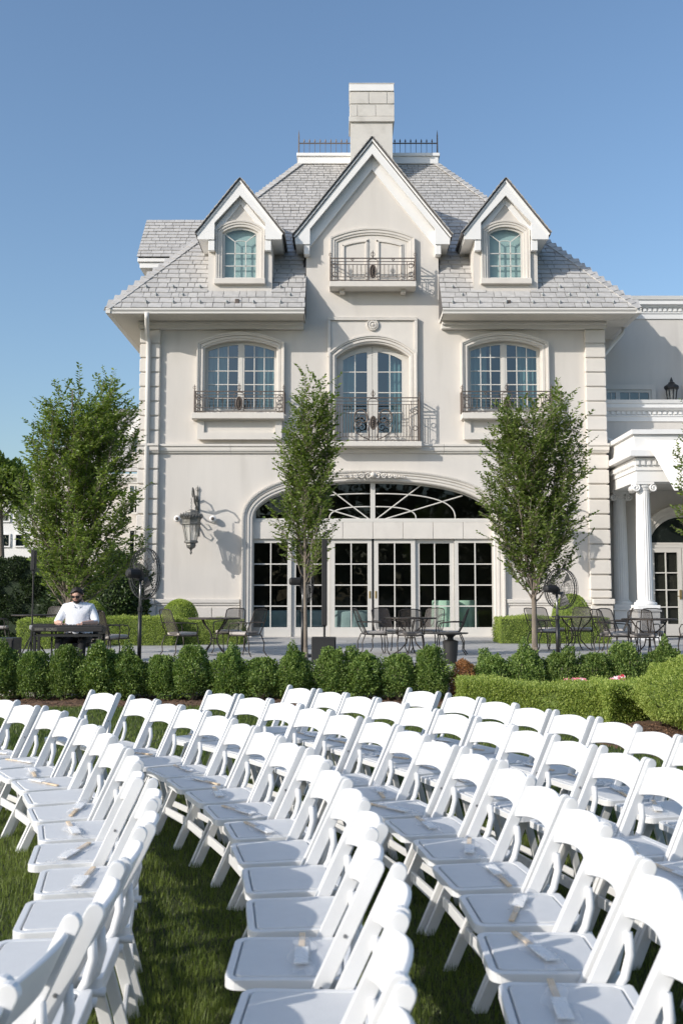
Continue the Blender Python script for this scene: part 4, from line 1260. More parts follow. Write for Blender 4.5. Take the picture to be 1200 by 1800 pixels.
# gabled dormer on that roof
gx = W(262, 780, YH)[0]; 
gzb, gza = W(240, 806, YH)[1], W(262, 722, YH)[1]
gxl = W(222, 770, YH)[0]
MB().prism([(gxl + .3, gzb), (gx + .8, gzb), (gx + .8, gza - 1.0), (gx + .2, gza - .2), (gxl + .3, W(228, 772, YH)[1])], YH - .2, YH + .3).build('dormer', STUCCO, hs)
MB().bar((gxl - .1, YH - .4, W(222, 775, YH)[1] - .1), (gx + .15, YH - .4, gza), .3, .34, (0, 1, 0)).build('bargeboard', TRIM, hs)
for (p0, q0_, p1, q1_, nm) in ((236, 748, 262, 800, 'window'), (228, 852, 262, 905, 'window'), (228, 930, 262, 1000, 'window')):
    a, b = W(p0, q0_, YH), W(p1, q1_, YH)
    wf = plate(nm, [(a[0], b[1]), (b[0], b[1]), (b[0], a[1]), (a[0], a[1])], [[(a[0] + .08, b[1] + .08), (b[0] - .08, b[1] + .08), (b[0] - .08, a[1] - .08), (a[0] + .08, a[1] - .08)]], YH - .28, YH - .2, SASH, hs)
    MB().add([(a[0] + .08, YH - .24, b[1] + .08), (b[0] - .08, YH - .24, b[1] + .08), (b[0] - .08, YH - .24, a[1] - .08), (a[0] + .08, YH - .24, a[1] - .08)], [(0, 1, 2, 3)]).build('pane', GLASS, wf)
    MB().box(a[0] + .05, b[0] - .05, YH - .21, YH - .205, b[1] + .05, a[1] - .05).build('shade', DARKIN, wf)  # dark sheet behind the pane, an unlit room painted as flat colour
    for k in (1, 2):
        x = a[0] + (b[0] - a[0]) * k / 3; MB().box(x - .02, x + .02, YH - .27, YH - .23, b[1] + .05, a[1] - .05).build('muntin', SASH, wf)
        z = b[1] + (a[1] - b[1]) * k / 3; MB().box(a[0] + .05, b[0] - .05, YH - .265, YH - .235, z - .02, z + .02).build('muntin', SASH, wf)
# white building farther back
YF_ = 52.0
fb = thing('white_annex', 'long white building with paired windows beyond the dark clipped hedge', 'building', (W(40, 1060, YF_)[0], YF_, 0.2))
fl_, fr_ = W(-260, 900, YF_)[0], W(140, 900, YF_)[0]
MB().box(fl_, fr_, YF_, YF_ + .5, 0, W(30, 868, YF_)[1]).build('wall', TRIM, fb)
MB().box(fl_, fr_ + .2, YF_ - .4, YF_ + .2, W(30, 876, YF_)[1], W(30, 864, YF_)[1]).build('cornice', TRIM, fb, bevel=.03)
MB().add([(fl_, YF_ - .3, W(30, 863, YF_)[1]), (fr_, YF_ - .3, W(30, 863, YF_)[1]), (fr_, YF_ + 4, W(30, 840, YF_ + 4)[1]), (fl_, YF_ + 4, W(30, 840, YF_ + 4)[1])], [(0, 1, 2, 3)]).build('roof', SLATE, fb)
for px in (-50, -20, 10, 36, 70, 100):
    for y0_, y1_ in ((897, 918), (938, 962)):
        a, b = W(px - 9, y0_, YF_), W(px + 9, y1_, YF_)
        wf = plate('window', [(a[0], b[1]), (b[0], b[1]), (b[0], a[1]), (a[0], a[1])], [[(a[0] + .07, b[1] + .07), (b[0] - .07, b[1] + .07), (b[0] - .07, a[1] - .07), (a[0] + .07, a[1] - .07)]], YF_ - .08, YF_, TRIM, fb)
        MB().add([(a[0] + .07, YF_ - .03, b[1] + .07), (b[0] - .07, YF_ - .03, b[1] + .07), (b[0] - .07, YF_ - .03, a[1] - .07), (a[0] + .07, YF_ - .03, a[1] - .07)], [(0, 1, 2, 3)]).build('pane', GLASS, wf)
        MB().box(a[0] + .05, b[0] - .05, YF_ - .01, YF_ - .005, b[1] + .05, a[1] - .05).build('shade', DARKIN, wf)  # flat sheet on the wall, its dark colour painting the unlit room

# ------------------------------------------------------------------ lanterns
def make_lantern():
    """origin: mounting point on the wall, arm towards -Y"""
    t = thing('wall_lantern', '', 'lantern', world=False)
    y = -.78
    zc = .0                        # crown rim
    def octo(prof, n=8):
        return MB().lathe(prof, (0, y, 0), n)
    octo([(.05, .30), (.16, .26), (.17, .22), (.28, .12), (.31, .08), (.30, .04), (.27, .0), (.26, -.08), (.29, -.10), (.29, -.13), (.25, -.14)]).build('crown', BRONZE, t)
    cg = MB()
    for k in range(24):
        a = 2 * PI * k / 24; r = .305
        cg.tube([(r * math.cos(a), y + r * math.sin(a), .06), (1.06 * r * math.cos(a + .06), y + 1.06 * r * math.sin(a + .06), .12), (.98 * r * math.cos(a + .12), y + .98 * r * math.sin(a + .12), .16 + .03 * (k % 3 == 0)), (.93 * r * math.cos(a + .02), y + .93 * r * math.sin(a + .02), .13)], .018, 4)
    cg.build('crown_scroll', BRONZE, t)
    zb = -.62
    fr = MB(); 
    for k in range(8):
        a = 2 * PI * k / 8
        fr.tube([(.25 * math.cos(a), y + .25 * math.sin(a), -.13), (.155 * math.cos(a), y + .155 * math.sin(a), zb)], .014, 5)
    fr.build('glass_frame', BRONZE, t)
    for k in range(8):
        a, b = 2 * PI * k / 8, 2 * PI * (k + 1) / 8
        MB().add([(.245 * math.cos(a), y + .245 * math.sin(a), -.13), (.245 * math.cos(b), y + .245 * math.sin(b), -.13), (.15 * math.cos(b), y + .15 * math.sin(b), zb), (.15 * math.cos(a), y + .15 * math.sin(a), zb)], [(0, 1, 2, 3)]).build('pane', LAMPGLASS, t)
    octo([(.18, zb + .03), (.20, zb), (.20, zb - .03), (.13, zb - .06), (.14, zb - .10), (.12, zb - .17), (.04, zb - .22), (.02, zb - .27), (.035, zb - .30), (.03, zb - .34), (.005, zb - .37)]).build('lantern_base', BRONZE, t)
    for k in range(3):
        a = 2 * PI * k / 3 + .4
        MB().tube([(.06 * math.cos(a), y + .06 * math.sin(a), zb), (.06 * math.cos(a), y + .06 * math.sin(a), zb + .26)], .016, 6).build('candle', TRIM2, t)
    ch = MB()
    for i in range(6):
        z = .33 + i * .055
        ch.tube([(.018 * math.cos(q) * (i % 2), y + .018 * math.cos(q) * (1 - i % 2), z + .032 * math.sin(q)) for q in [k * PI / 4 for k in range(8)]], .006, 4, closed=True)
    ch.build('chain', BRONZE, t)
    # scroll bracket in the plane x=0
    ar = MB()
    ar.tube([(.06, -.02, -.35), (.06, -.03, .2), (.06, -.02, .62), (.06, -.05, .9)], [.03, .035, .03, .012], 6)
    ar.tube([(0.03, y, .66), (.03, y - .08, .72), (.03, y - .10, .82), (.03, y, .92), (.03, y + .16, .88), (.03, y + .3, .72), (.03, y + .42, .55), (.05, -.2, .46), (.06, -.05, .38)], [.016, .02, .022, .024, .026, .028, .03, .03, .03], 6)
    ar.tube([(.05, -.04, .60), (.05, -.14, .74), (.05, -.28, .74), (.05, -.34, .62), (.05, -.28, .53), (.05, -.22, .56)], [.028, .026, .024, .02, .016, .01], 6)
    ar.tube([(.05, -.04, .3), (.05, -.2, .2), (.05, -.36, .26), (.05, -.38, .38), (.05, -.30, .42), (.05, -.26, .36)], [.026, .024, .022, .02, .016, .01], 6)
    ar.tube([(.05, -.04, .05), (.05, -.22, -.05), (.05, -.30, .04), (.05, -.24, .12), (.05, -.18, .08)], [.024, .022, .018, .014, .01], 6)
    ar.tube([(.05, -.04, -.08), (.05, -.16, -.3), (.05, -.3, -.3), (.05, -.34, -.18), (.05, -.27, -.13)], [.024, .022, .02, .016, .01], 6)
    ar.build('scroll_arm', BRONZE, t, smooth=True)
    MB().box(.0, .12, -.02, .02, -.42, .66).build('back_plate', BRONZE, t, bevel=.01)
    fin = MB(); finial(fin, .06, -.04, .86, 1.3); fin.build('finial', BRONZE, t)
    return t
lan = make_lantern()
X, Z = W(336.5, 914, F - .78)
lan.location = (X, F, Z)
lan['label'] = 'large bronze lantern hung from a scroll bracket, casting its shadow beside the arch'
lan['group'] = 'bronze wall lanterns'
dup(lan, (2 * XC - X, F, Z), 0, 'large bronze lantern on a scroll bracket beside the right quoins, behind a columnar tree')
X, Z = W(1179, 684, YU - .3)
tl = thing('terrace_lantern', 'small dark lantern on the shaded wing wall between two windows', 'lantern', (X, YU, Z - .35))
zc = W(1179, 700, YU - .3)[1]
k = .02
MB().lathe([(.17, Z - .02), (.11, Z - .42)], (X, YU - .32, 0), 8).build('pane', LAMPGLASS, tl)
g = MB()
for q in range(8): g.tube([(X + .175 * math.cos(q * PI / 4), YU - .32 + .175 * math.sin(q * PI / 4), Z - .02), (X + .115 * math.cos(q * PI / 4), YU - .32 + .115 * math.sin(q * PI / 4), Z - .42)], .016, 5)
g.build('glass_frame', BLACK, tl)
MB().lathe([(.19, Z - .03), (.24, Z + .03), (.23, Z + .08), (.14, Z + .14), (.10, Z + .17), (.10, Z + .2), (.05, Z + .23), (.05, Z + .27), (.005, Z + .38)], (X, YU - .32, 0), 8).build('crown', BLACK, tl)
MB().lathe([(.13, Z - .41), (.14, Z - .45), (.06, Z - .52), (.01, Z - .6)], (X, YU - .32, 0), 8).build('lantern_base', BLACK, tl)
MB().tube([(X, YU, Z - .5), (X, YU - .2, Z - .62), (X, YU - .32, Z - .55)], .025, 6).build('bracket', BLACK, tl)

# ------------------------------------------------------------------ interior tables
def cloth_table(x, y, r, h, m, name, label, group, flare=.12, n=40, folds=11):
    t = thing(name, label, 'table', (x, y, PZ), group)
    g = MB(); rs = random.Random(int(x * 100))
    ph = rs.random() * 6
    rings = [(0, h), (r * .98, h), (r, h - .02), (r * 1.01, h - .06)] + [(r * (1.01 + flare * k / 5), h - .06 - (h - .08) * k / 5) for k in range(1, 6)]
    for i, (rad, z) in enumerate(rings):
        for k in range(n):
            a = 2 * PI * k / n
            w = 1 + (.06 * max(0, i - 3) / 5) * math.sin(folds * a + ph) 
            g.v.append((x + rad * w * math.cos(a), y + rad * w * math.sin(a), PZ + z))
    for i in range(len(rings) - 1):
        for k in range(n): g.f.append((i * n + k, i * n + (k + 1) % n, (i + 1) * n + (k + 1) % n, (i + 1) * n + k))
    g.build('tablecloth', m, t, smooth=True)
    MB().lathe([(.2, PZ + .01), (.03, PZ + .05), (.03, PZ + h - .05)], (x, y, 0), 10).build('pedestal', BLACK, t)
    return t
YI = F + 1.5
for px, yy, lb in ((782, F + 1.0, 'nearer the door seam'), (815, F + 1.5, 'nearer the arch jamb')):
    X = W(px, 1060, yy)[0]
    cloth_table(X, yy, .40, 1.07, CLOTHM, 'cocktail_table', 'tall cocktail table in a mint floor-length cloth behind the French doors, ' + lb, 'mint-clothed cocktail tables indoors', .10)
for px, yy, lb in ((478, F + 1.9, 'beside the left jamb'), (560, F + 2.6, 'behind the slender tree'), (618, F + 2.0, 'beside the door seam')):
    X = W(px, 1085, yy)[0]
    cloth_table(X, yy, .85, .76, CLOTHB, 'banquet_table', 'round banquet table under pale blue cloth inside the French doors ' + lb, 'banquet tables indoors', .04, 48, 16)
# ------------------------------------------------------------------ ground
YPF = 15.95                                        # front edge of the patio
def grid_sheet(name, x0, x1, y0, y1, nx, ny, zfun, m):
    xs, ys = np.linspace(x0, x1, nx + 1), np.linspace(y0, y1, ny + 1)
    gx_, gy_ = np.meshgrid(xs, ys)
    V = np.stack([gx_, gy_, zfun(gx_, gy_)], -1).reshape(-1, 3)
    i = np.arange(ny)[:, None] * (nx + 1) + np.arange(nx)[None]
    Fc = np.stack([i, i + 1, i + nx + 2, i + nx + 1], -1).reshape(-1, 4)
    return put(name, np_mesh(name, V, Fc, m, smooth=True))
lw = MB().add([(-900, -900, 0), (900, -900, 0), (900, 1500, 0), (-900, 1500, 0)], [(0, 1, 2, 3)]).build('lawn', LAWN)
tag(lw, kind='structure')
bed = grid_sheet('planting_bed', -9.5, 9.5, 14.55, YPF - .02, 240, 24, lambda x, y: .035 + .022 * np.sin(x * 9.1 + y * 5) * np.sin(y * 13 + x * 3) + .02 * np.sin(x * 23.7 + 1) * np.sin(y * 29) + RNG.normal(0, .008, x.shape) - .05 * (np.abs(y - 15.2) > .62), MULCH)
tag(bed, kind='structure')
def in_mulch(x, y): return (x > 2.8 + .35 * np.maximum(0, 10.9 - y) + .04 * np.sin(y * 5)) & (y > 9.35 + .05 * np.sin(x * 4))
bed2 = grid_sheet('planting_bed', 2.55, 9.5, 9.2, 14.56, 120, 100, lambda x, y: np.where(in_mulch(x, y), .02 + .016 * np.sin(x * 17 + y * 5) * np.sin(y * 19) + RNG.normal(0, .007, x.shape), -.03), MULCH)
tag(bed2, kind='structure')
patio = MB().box(-14, 14, YPF + .31, F + .1, -.2, PZ - .03).build('patio', JOINT); tag(patio, kind='structure')
rp = random.Random(3)
y = YPF + .31; row = 0
pm = {}
def paver_mesh(w, d):
    k = (round(w, 2), round(d, 2))
    if k not in pm: pm[k] = MB().box(.004, w - .004, .004, d - .004, -.028, 0).mesh('paver', BLUESTONE)
    return pm[k]
npv = 0
while y < F + .05:
    d = .62 if y < 24 else .9
    d = min(d, F + .09 - y)
    x = -10.5 + (row % 2) * .45
    while x < 10.8:
        w = rp.choice((.9, 1.2, 1.2, 1.5))
        o = put('paver', paver_mesh(w, d), patio); o.location = (x, y, PZ + rp.uniform(-.002, .003)); npv += 1
        x += w
    y += d; row += 1
x = -14
while x < 14:
    w = rp.uniform(1.1, 1.6)
    MB().box(x + .005, x + w - .005, YPF, YPF + .31, PZ - .08, PZ + .012).build('coping_stone', BLUESTONE, patio, bevel=.01)
    x += w
rk = MB().box(-14, 14, YPF + .05, YPF + .3, -.2, PZ - .081).build('riser', CHIMSTONE, patio)

# ------------------------------------------------------------------ foliage helpers
def clump(rng, n, shape, size, mt, name, asp=.6, up=.35, jit=.5, clusters=None):
    """leaf shell: shape(rng,n)-> points and outward normals"""
    P, N = shape(rng, n)
    D = unit(N + rng.normal(0, jit, P.shape) + np.array([0, 0, up]))
    Nn = unit(rng.normal(0, 1, P.shape) + N * .6)
    s = size * rng.uniform(.7, 1.3, n)
    return leaves(P, D, Nn, s, s * asp, mt, name, rng.random(n), rng)
def bush_shape(rx, ry, h, seed, egg=.0, depth=.16, nlobe=70, lobe=.09, sharp=38):
    r0 = np.random.default_rng(seed)
    dirs = unit(r0.normal(0, 1, (nlobe, 3))); amp = r0.uniform(-.4, 1.0, nlobe) * lobe
    def f(rng, n):
        d = unit(rng.normal(0, 1, (n, 3))); d[:, 2] = np.where(d[:, 2] < -.75, -d[:, 2], d[:, 2])
        dot = d @ dirs.T
        bump = (np.exp((dot - 1) * sharp) * amp).sum(1)
        rad = (1 + bump) * (1 - depth * rng.random(n) ** 1.6)
        fz = d[:, 2]
        taper = 1 - egg * np.clip(fz, -1, 1)
        p = np.stack([d[:, 0] * rx * taper, d[:, 1] * ry * taper, fz * h / 2], 1) * rad[:, None]
        p[:, 2] += h / 2
        p[:, 2] = np.maximum(p[:, 2], .01)
        return p, unit(d / np.array([rx, ry, h / 2]))
    return f
def core_mesh(rx, ry, h, m, name, k=.84, egg=0.0):
    g = MB(); n, mm = 14, 9
    for i in range(mm + 1):
        t = -PI / 2 + PI * i / mm
        for j in range(n):
            a = 2 * PI * j / n; w = 1 + .05 * math.sin(3 * a + i) + .04 * math.sin(5 * a - 2 * i)
            tp = 1 - egg * math.sin(t)
            g.v.append((rx * k * tp * w * math.cos(t) * math.cos(a), ry * k * tp * w * math.cos(t) * math.sin(a), h / 2 + h / 2 * k * math.sin(t)))
    for i in range(mm):
        for j in range(n): g.f.append((i * n + j, i * n + (j + 1) % n, (i + 1) * n + (j + 1) % n, (i + 1) * n + j))
    return g.mesh(name, m, True)
def stems_mesh(rng, r, h, n, name='stem'):
    g = MB()
    for i in range(n):
        a = rng.uniform(0, 6.28); q = rng.uniform(.02, .05)
        g.tube([(q * math.cos(a), q * math.sin(a), -.03), (r * .5 * math.cos(a), r * .5 * math.sin(a), h * .4), (r * .8 * math.cos(a + .3), r * .8 * math.sin(a + .3), h * .75)], [.014, .01, .005], 5)
    return g.mesh(name, BARK)
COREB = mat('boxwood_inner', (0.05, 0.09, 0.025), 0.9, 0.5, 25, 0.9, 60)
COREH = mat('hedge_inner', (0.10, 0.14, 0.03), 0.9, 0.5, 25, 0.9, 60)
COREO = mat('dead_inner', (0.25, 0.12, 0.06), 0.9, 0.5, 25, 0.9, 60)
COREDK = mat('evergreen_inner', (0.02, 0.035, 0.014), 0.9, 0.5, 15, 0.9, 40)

# boxwoods along the patio edge
protos = []
for k in range(4):
    rng = np.random.default_rng(100 + k)
    rx, ry, h = ((.285, .29, .74), (.30, .30, .78), (.27, .28, .70), (.31, .29, .76))[k]
    b = thing('boxwood_bush', '', 'bush', world=False)
    put('foliage', clump(rng, 11000, bush_shape(rx, ry, h, 40 + k, egg=.14, depth=.40, lobe=.30, nlobe=150, sharp=75), .033, LEAFB, 'foliage', .62, .6, .9), b)
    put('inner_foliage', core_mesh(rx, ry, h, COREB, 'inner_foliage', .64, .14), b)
    put('stem', stems_mesh(rng, rx, h, 7), b)
    protos.append(b)
bx_px = [6, 61, 118, 177, 229, 284, 340, 404, 459, 518, 581, 637, 700, 757, 865, 926, 985, 1041, 1096, 1166]
tops = [1140, 1143, 1140, 1141, 1145, 1147, 1143, 1147, 1150, 1146, 1145, 1148, 1150, 1138, 1150, 1143, 1148, 1143, 1137, 1134]
ordw = ['first', 'second', 'third', 'fourth', 'fifth', 'sixth', 'seventh', 'eighth', 'ninth', 'tenth', 'eleventh', 'twelfth', 'thirteenth', 'fourteenth', 'fifteenth', 'sixteenth', 'seventeenth', 'eighteenth', 'nineteenth', 'twentieth']
used = set(); rb_ = random.Random(8)
for i, (px, ty) in enumerate(zip(bx_px, tops)):
    k = [0, 1, 3, 2, 0, 1, 3, 2, 1, 0, 3, 2, 1, 3, 2, 0, 2, 1, 3, 0][i]
    Y = 15.32 if i < 14 else 15.45
    X, zt = W(px, ty, Y); hgt = (.74, .78, .70, .76)[k]
    sc = (zt - .02) / hgt
    sxy = sc * rb_.uniform(.90, 1.14)
    lab = (f'{ordw[13 - i]} boxwood bush from the dead brown shrub, counting toward the keyboard player' if i < 14 else f'{ordw[i - 14]} boxwood bush from the dead brown shrub, behind the low hedge')
    src = protos[k]
    if k not in used:
        o = src; used.add(k); o.location = (X, Y, 0); o.rotation_euler = (0, 0, rb_.uniform(0, 6.28)); o.scale = (sxy, sxy, sc)
        o['label'] = lab; o['group'] = 'boxwoods lining the patio'
    else:
        o = dup(src, (X, Y, 0), rb_.uniform(0, 6.28), lab, 'boxwoods lining the patio', (sxy, sxy * rb_.uniform(.9, 1.1), sc * rb_.uniform(.95, 1.04)))
        o.rotation_euler = (rb_.uniform(-.06, .06), rb_.uniform(-.06, .06), o.rotation_euler.z)
X, Y = W(815, 1215, 15.35)[0], 15.35
db = thing('dead_shrub', 'withered orange-brown shrub between the green boxwoods', 'bush', (X, Y, 0), world=False)
rng = np.random.default_rng(5)
put('foliage', clump(rng, 5200, bush_shape(.20, .2, .62, 9, egg=.1, depth=.35, lobe=.2), .026, LEAFO, 'foliage', .5, .4, .8), db)
put('inner_foliage', core_mesh(.2, .2, .62, COREO, 'inner_foliage', .66, .1), db)
put('stem', stems_mesh(rng, .2, .6, 8), db)

# clipped hedges
def hedge(name, label, x0, x1, y0, y1, z0, z1, n, mt, core, leaf=.024, group=None, wob=.03, round_=.06, zt=None, shear=0.0):
    """box of clipped leaves: front, sides and top"""
    t = thing(name, label, 'hedge', ((x0 + x1) / 2, (y0 + y1) / 2, z0), group)
    rng = np.random.default_rng(int(abs(x0 * 31 + y0 * 7) * 10) % 9999)
    w, d, h = x1 - x0, y1 - y0, z1 - z0
    areas = np.array([w * h, d * h, d * h, w * d, w * h * .5]); pr = areas / areas.sum()
    face = rng.choice(5, n, p=pr); a, b = rng.random(n), rng.random(n)
    P = np.zeros((n, 3)); N = np.zeros((n, 3))
    def put_(f, X, Y, Z, nn): 
        m = face == f; P[m] = np.stack([X[m], Y[m], Z[m]], 1); N[m] = nn
    o1 = np.ones(n)
    put_(0, x0 + a * w, y0 * o1, z0 + b * h, (0, -1, 0)); put_(4, x0 + a * w, y1 * o1, z0 + b * h, (0, 1, 0))
    put_(1, x0 * o1, y0 + a * d, z0 + b * h, (-1, 0, 0)); put_(2, x1 * o1, y0 + a * d, z0 + b * h, (1, 0, 0))
    put_(3, x0 + a * w, y0 + b * d, z1 * o1, (0, 0, 1))
    c = np.array([(x0 + x1) / 2, (y0 + y1) / 2, z0])
    ph = rng.random(6) * 6
    wv = wob * (np.sin(P[:, 0] * 5.1 + ph[0]) * np.sin(P[:, 2] * 6 + ph[1]) + .6 * np.sin(P[:, 0] * 13 + P[:, 1] * 9 + ph[2]) * np.sin(P[:, 2] * 15 + P[:, 1] * 7 + ph[3]))
    P += N * (wv + .022 * rng.normal(0, 1, n) - .03 * rng.random(n))[:, None]
    # soften the upper edges
    ez = np.clip((P[:, 2] - (z1 - round_)) / round_, 0, 1)
    P[:, 1] += np.where(face == 0, ez ** 2 * round_ * .6, 0)
    if zt is not None: P[:, 2] = z0 + (P[:, 2] - z0) * zt(P[:, 0], P[:, 1])
    P[:, 1] += shear * (P[:, 0] - x0)
    D = unit(N + rng.normal(0, .65, P.shape) + np.array([0, 0, .35])); Nn = unit(rng.normal(0, 1, P.shape) + N)
    s = leaf * rng.uniform(.7, 1.3, n)
    put('foliage', leaves(P, D, Nn, s, s * .6, mt, 'foliage', rng.random(n), rng), t)
    i_ = .035
    g = MB(); nx_, ny_ = 12, 10
    if zt is None: g.box(x0 + i_, x1 - i_, y0 + i_, y1 - i_, z0 - .02, z1 - i_)
    else:
        for iy in range(ny_ + 1):
            for ix in range(nx_ + 1):
                X_ = x0 + i_ + (w - 2 * i_) * ix / nx_; Y_ = y0 + i_ + (d - 2 * i_) * iy / ny_
                g.v.append((X_, Y_, z0 + (h - i_) * float(zt(np.array(X_), np.array(Y_)))))
        for iy in range(ny_):
            for ix in range(nx_):
                q = iy * (nx_ + 1) + ix; g.f.append((q, q + 1, q + nx_ + 2, q + nx_ + 1))
        per = [(ix, 0) for ix in range(nx_ + 1)] + [(nx_, iy) for iy in range(1, ny_ + 1)] + [(ix, ny_) for ix in range(nx_ - 1, -1, -1)] + [(0, iy) for iy in range(ny_ - 1, 0, -1)]
        idx = [iy * (nx_ + 1) + ix for ix, iy in per]; o = len(g.v)
        g.v += [(g.v[q][0], g.v[q][1], z0 - .02) for q in idx]
        for q in range(len(idx)):
            r = (q + 1) % len(idx); g.f.append((idx[q], idx[r], o + r, o + q))
    g.v = [(x_, y_ + shear * (x_ - x0), z_) for x_, y_, z_ in g.v]
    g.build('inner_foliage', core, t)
    return t
hedge('low_hedge', 'low flat-topped clipped hedge in front of the boxwoods, beside the dead brown shrub', 1.70, 3.42, 13.95, 14.85, 0, .40, 44000, LEAFH, COREH, .027, shear=-.75)
hedge('low_hedge', 'pale green clipped hedge angling away behind the impatiens flowers', 3.30, 5.7, 12.5, 13.45, 0, .46, 52000, LEAFH, COREH, .027, shear=.58)
X = W(1212, 1240, 11.9)[0]
hg = thing('mounded_hedge', 'tall mounded bright green hedge where the pale clipped hedge meets the chairs', 'hedge', (X, 12.0, 0), world=False)
put('foliage', clump(np.random.default_rng(77), 34000, bush_shape(.52, .80, .82, 4, egg=.03, depth=.16, lobe=.16, nlobe=260, sharp=110), .026, LEAFH, 'foliage', .55, .5, .95), hg)
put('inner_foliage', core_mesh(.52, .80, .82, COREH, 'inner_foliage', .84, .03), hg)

# hedges and topiary balls by the house wall
YHd = 26.2
def wallhedge(px0, px1, yt, yb, Y, dep, lab, n):
    x0, x1 = W(px0, yb, Y)[0], W(px1, yb, Y)[0]
    return hedge('box_hedge', lab, x0, x1, Y, Y + dep, PZ, W(px0, yt, Y)[1], n, LEAFH, COREH, .03)
wallhedge(172, 304, 1086, 1131, 24.2, 1.0, 'clipped box hedge on the patio between the large tree and the dome topiary', 16000)
wallhedge(300, 424, 1091, 1131, 24.6, 1.0, 'clipped box hedge behind the patio table left of the French doors', 14000)
wallhedge(30, 96, 1090, 1131, 22.5, 1.0, 'short clipped box hedge beyond the keyboard player', 9000)
wallhedge(880, 1072, 1086, 1130, 25.2, 1.2, 'clipped box hedge on the patio beside the right edge of the French doors', 24000)
for px, py, rpx, lab in ((316, 1080, 32, 'clipped green dome topiary behind the table below the wall lantern'), (1003, 1072, 33, 'clipped green dome topiary in front of the right quoins'), (160, 1079, 28, 'clipped green dome topiary behind the keyboard player')):
    Y = 26.0 if px > 200 else 24.6
    X, zc = W(px, py, Y); r = rpx / 1750 * Y
    t = thing('topiary_dome', lab, 'topiary', (X, Y, PZ), world=False)
    put('foliage', clump(np.random.default_rng(px), 12000, bush_shape(r, r, zc + r * .82 - PZ, px, depth=.05, lobe=.02), .028, LEAFH, 'foliage', .6, .3, .8), t)
    put('inner_foliage', core_mesh(r, r, zc + r * .82 - PZ, COREH, 'inner_foliage', .93), t)
# dark hedge and shrubs at the back left
def shrub(name, lab, px, py0, py1, wpx, Y, n, leaf, mt, core, cat='shrub', seed=1, z0=PZ, dy=None, depth=.3, lobe=.2):
    X = W(px, py1, Y)[0]; zt = W(px, py0, Y)[1]; r = wpx / 2 / 1750 * Y
    t = thing(name, lab, cat, (X, Y, z0), world=False)
    h = zt - z0
    put('foliage', clump(np.random.default_rng(seed), n, bush_shape(r, dy or r, h, seed, depth=depth, lobe=lobe, nlobe=110), leaf, mt, 'foliage', .5, .2, .8), t)
    put('inner_foliage', core_mesh(r, dy or r, h, core, 'inner_foliage', .8), t)
    return t
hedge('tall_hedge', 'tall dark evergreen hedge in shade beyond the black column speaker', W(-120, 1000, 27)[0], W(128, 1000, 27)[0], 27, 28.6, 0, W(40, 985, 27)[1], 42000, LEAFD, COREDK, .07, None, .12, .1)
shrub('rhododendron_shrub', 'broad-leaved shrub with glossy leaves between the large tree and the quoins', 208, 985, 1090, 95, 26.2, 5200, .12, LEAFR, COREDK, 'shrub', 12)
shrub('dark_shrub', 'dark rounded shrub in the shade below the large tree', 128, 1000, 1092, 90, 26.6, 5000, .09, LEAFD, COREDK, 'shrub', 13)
Y = 44.0; X = W(2, 900, Y)[0]; zb, zt = W(2, 905, Y)[1], W(2, 812, Y)[1]; r = 52 / 1750 * Y
dt_ = thing('distant_tree', 'hazy green tree standing in front of the long white building', 'tree', (X, Y, 0), world=False)
o = put('crown', clump(np.random.default_rng(15), 7000, bush_shape(r, r, zt - zb, 15, depth=.65, lobe=.4, nlobe=110), .2, LEAF, 'crown', .5, .2, .8), dt_); o.location.z = zb
MB().tube([(0, 0, -.1), (.1, 0, zb * .6), (-.05, 0, zb + .6), (.1, 0, zt - .6)], [.18, .14, .1, .03], 8).build('trunk', BARK, dt_, smooth=True)
bg_ = MB()
for k in range(7): bg_.tube([(0, 0, zb - .2 + .12 * k), (r * .5 * math.cos(k * 2.4), r * .4 * math.sin(k * 2.4), zb + .5 + .2 * k), (r * .85 * math.cos(k * 2.4), r * .7 * math.sin(k * 2.4), zb + .9 + .2 * k)], [.05, .03, .012], 5)
bg_.build('limbs', BARK, dt_)

# impatiens flowers
fl = MB(); rf_ = random.Random(4); cols = []
FM = [mat('petal_pink', (.75, .22, .30), .6), mat('petal_pale', (.85, .62, .66), .6), mat('petal_red', (.65, .07, .08), .6), mat('petal_white', (.85, .80, .80), .6)]
for i in range(520):
    px = rf_.uniform(992, 1098)
    if 1030 < px < 1044: continue
    py = (1193 + rf_.uniform(0, 9) if px < 1035 else 1207 - (px - 1044) * .30 + rf_.uniform(-5, 4))
    zz = .33 + rf_.uniform(0, .08)
    x, y_ = G(px, py, zz)
    r = rf_.uniform(.02, .034); n = Vector((rf_.uniform(-.5, .4), -1, rf_.uniform(.3, 1.3))).normalized()
    u = n.orthogonal().normalized(); w = n.cross(u); c = Vector((x, y_, zz)); o = len(fl.v)
    fl.v.append(tuple(c - n * .006)); ring_ = []
    for k in range(10):
        q = r * (1 if k % 2 else .62); fl.v.append(tuple(c + (u * math.cos(k * PI / 5) + w * math.sin(k * PI / 5)) * q))
    for k in range(10): fl.f.append((o, o + 1 + k, o + 1 + (k + 1) % 10)); cols.append(0 if px < 1035 and rf_.random() < .02 else None)
me = bpy.data.meshes.new('impatiens'); me.from_pydata(fl.v, [], fl.f); me.update()
for m in FM: me.materials.append(m)
mi = []
for i in range(len(fl.f) // 10):
    x = fl.v[i * 11][0]; c = rf_.choice((0, 0, 1, 2)) if x < 3.72 else rf_.choice((1, 1, 3, 0, 2) if x > 3.95 else (2, 2, 0, 1))
    mi += [c] * 10
me.polygons.foreach_set('material_index', mi)
imp = put('impatiens', me); tag(imp, 'pink, red and white impatiens flowers between the hedge and boxwoods', 'flowers', kind='stuff')
rng = np.random.default_rng(21); n = 5000
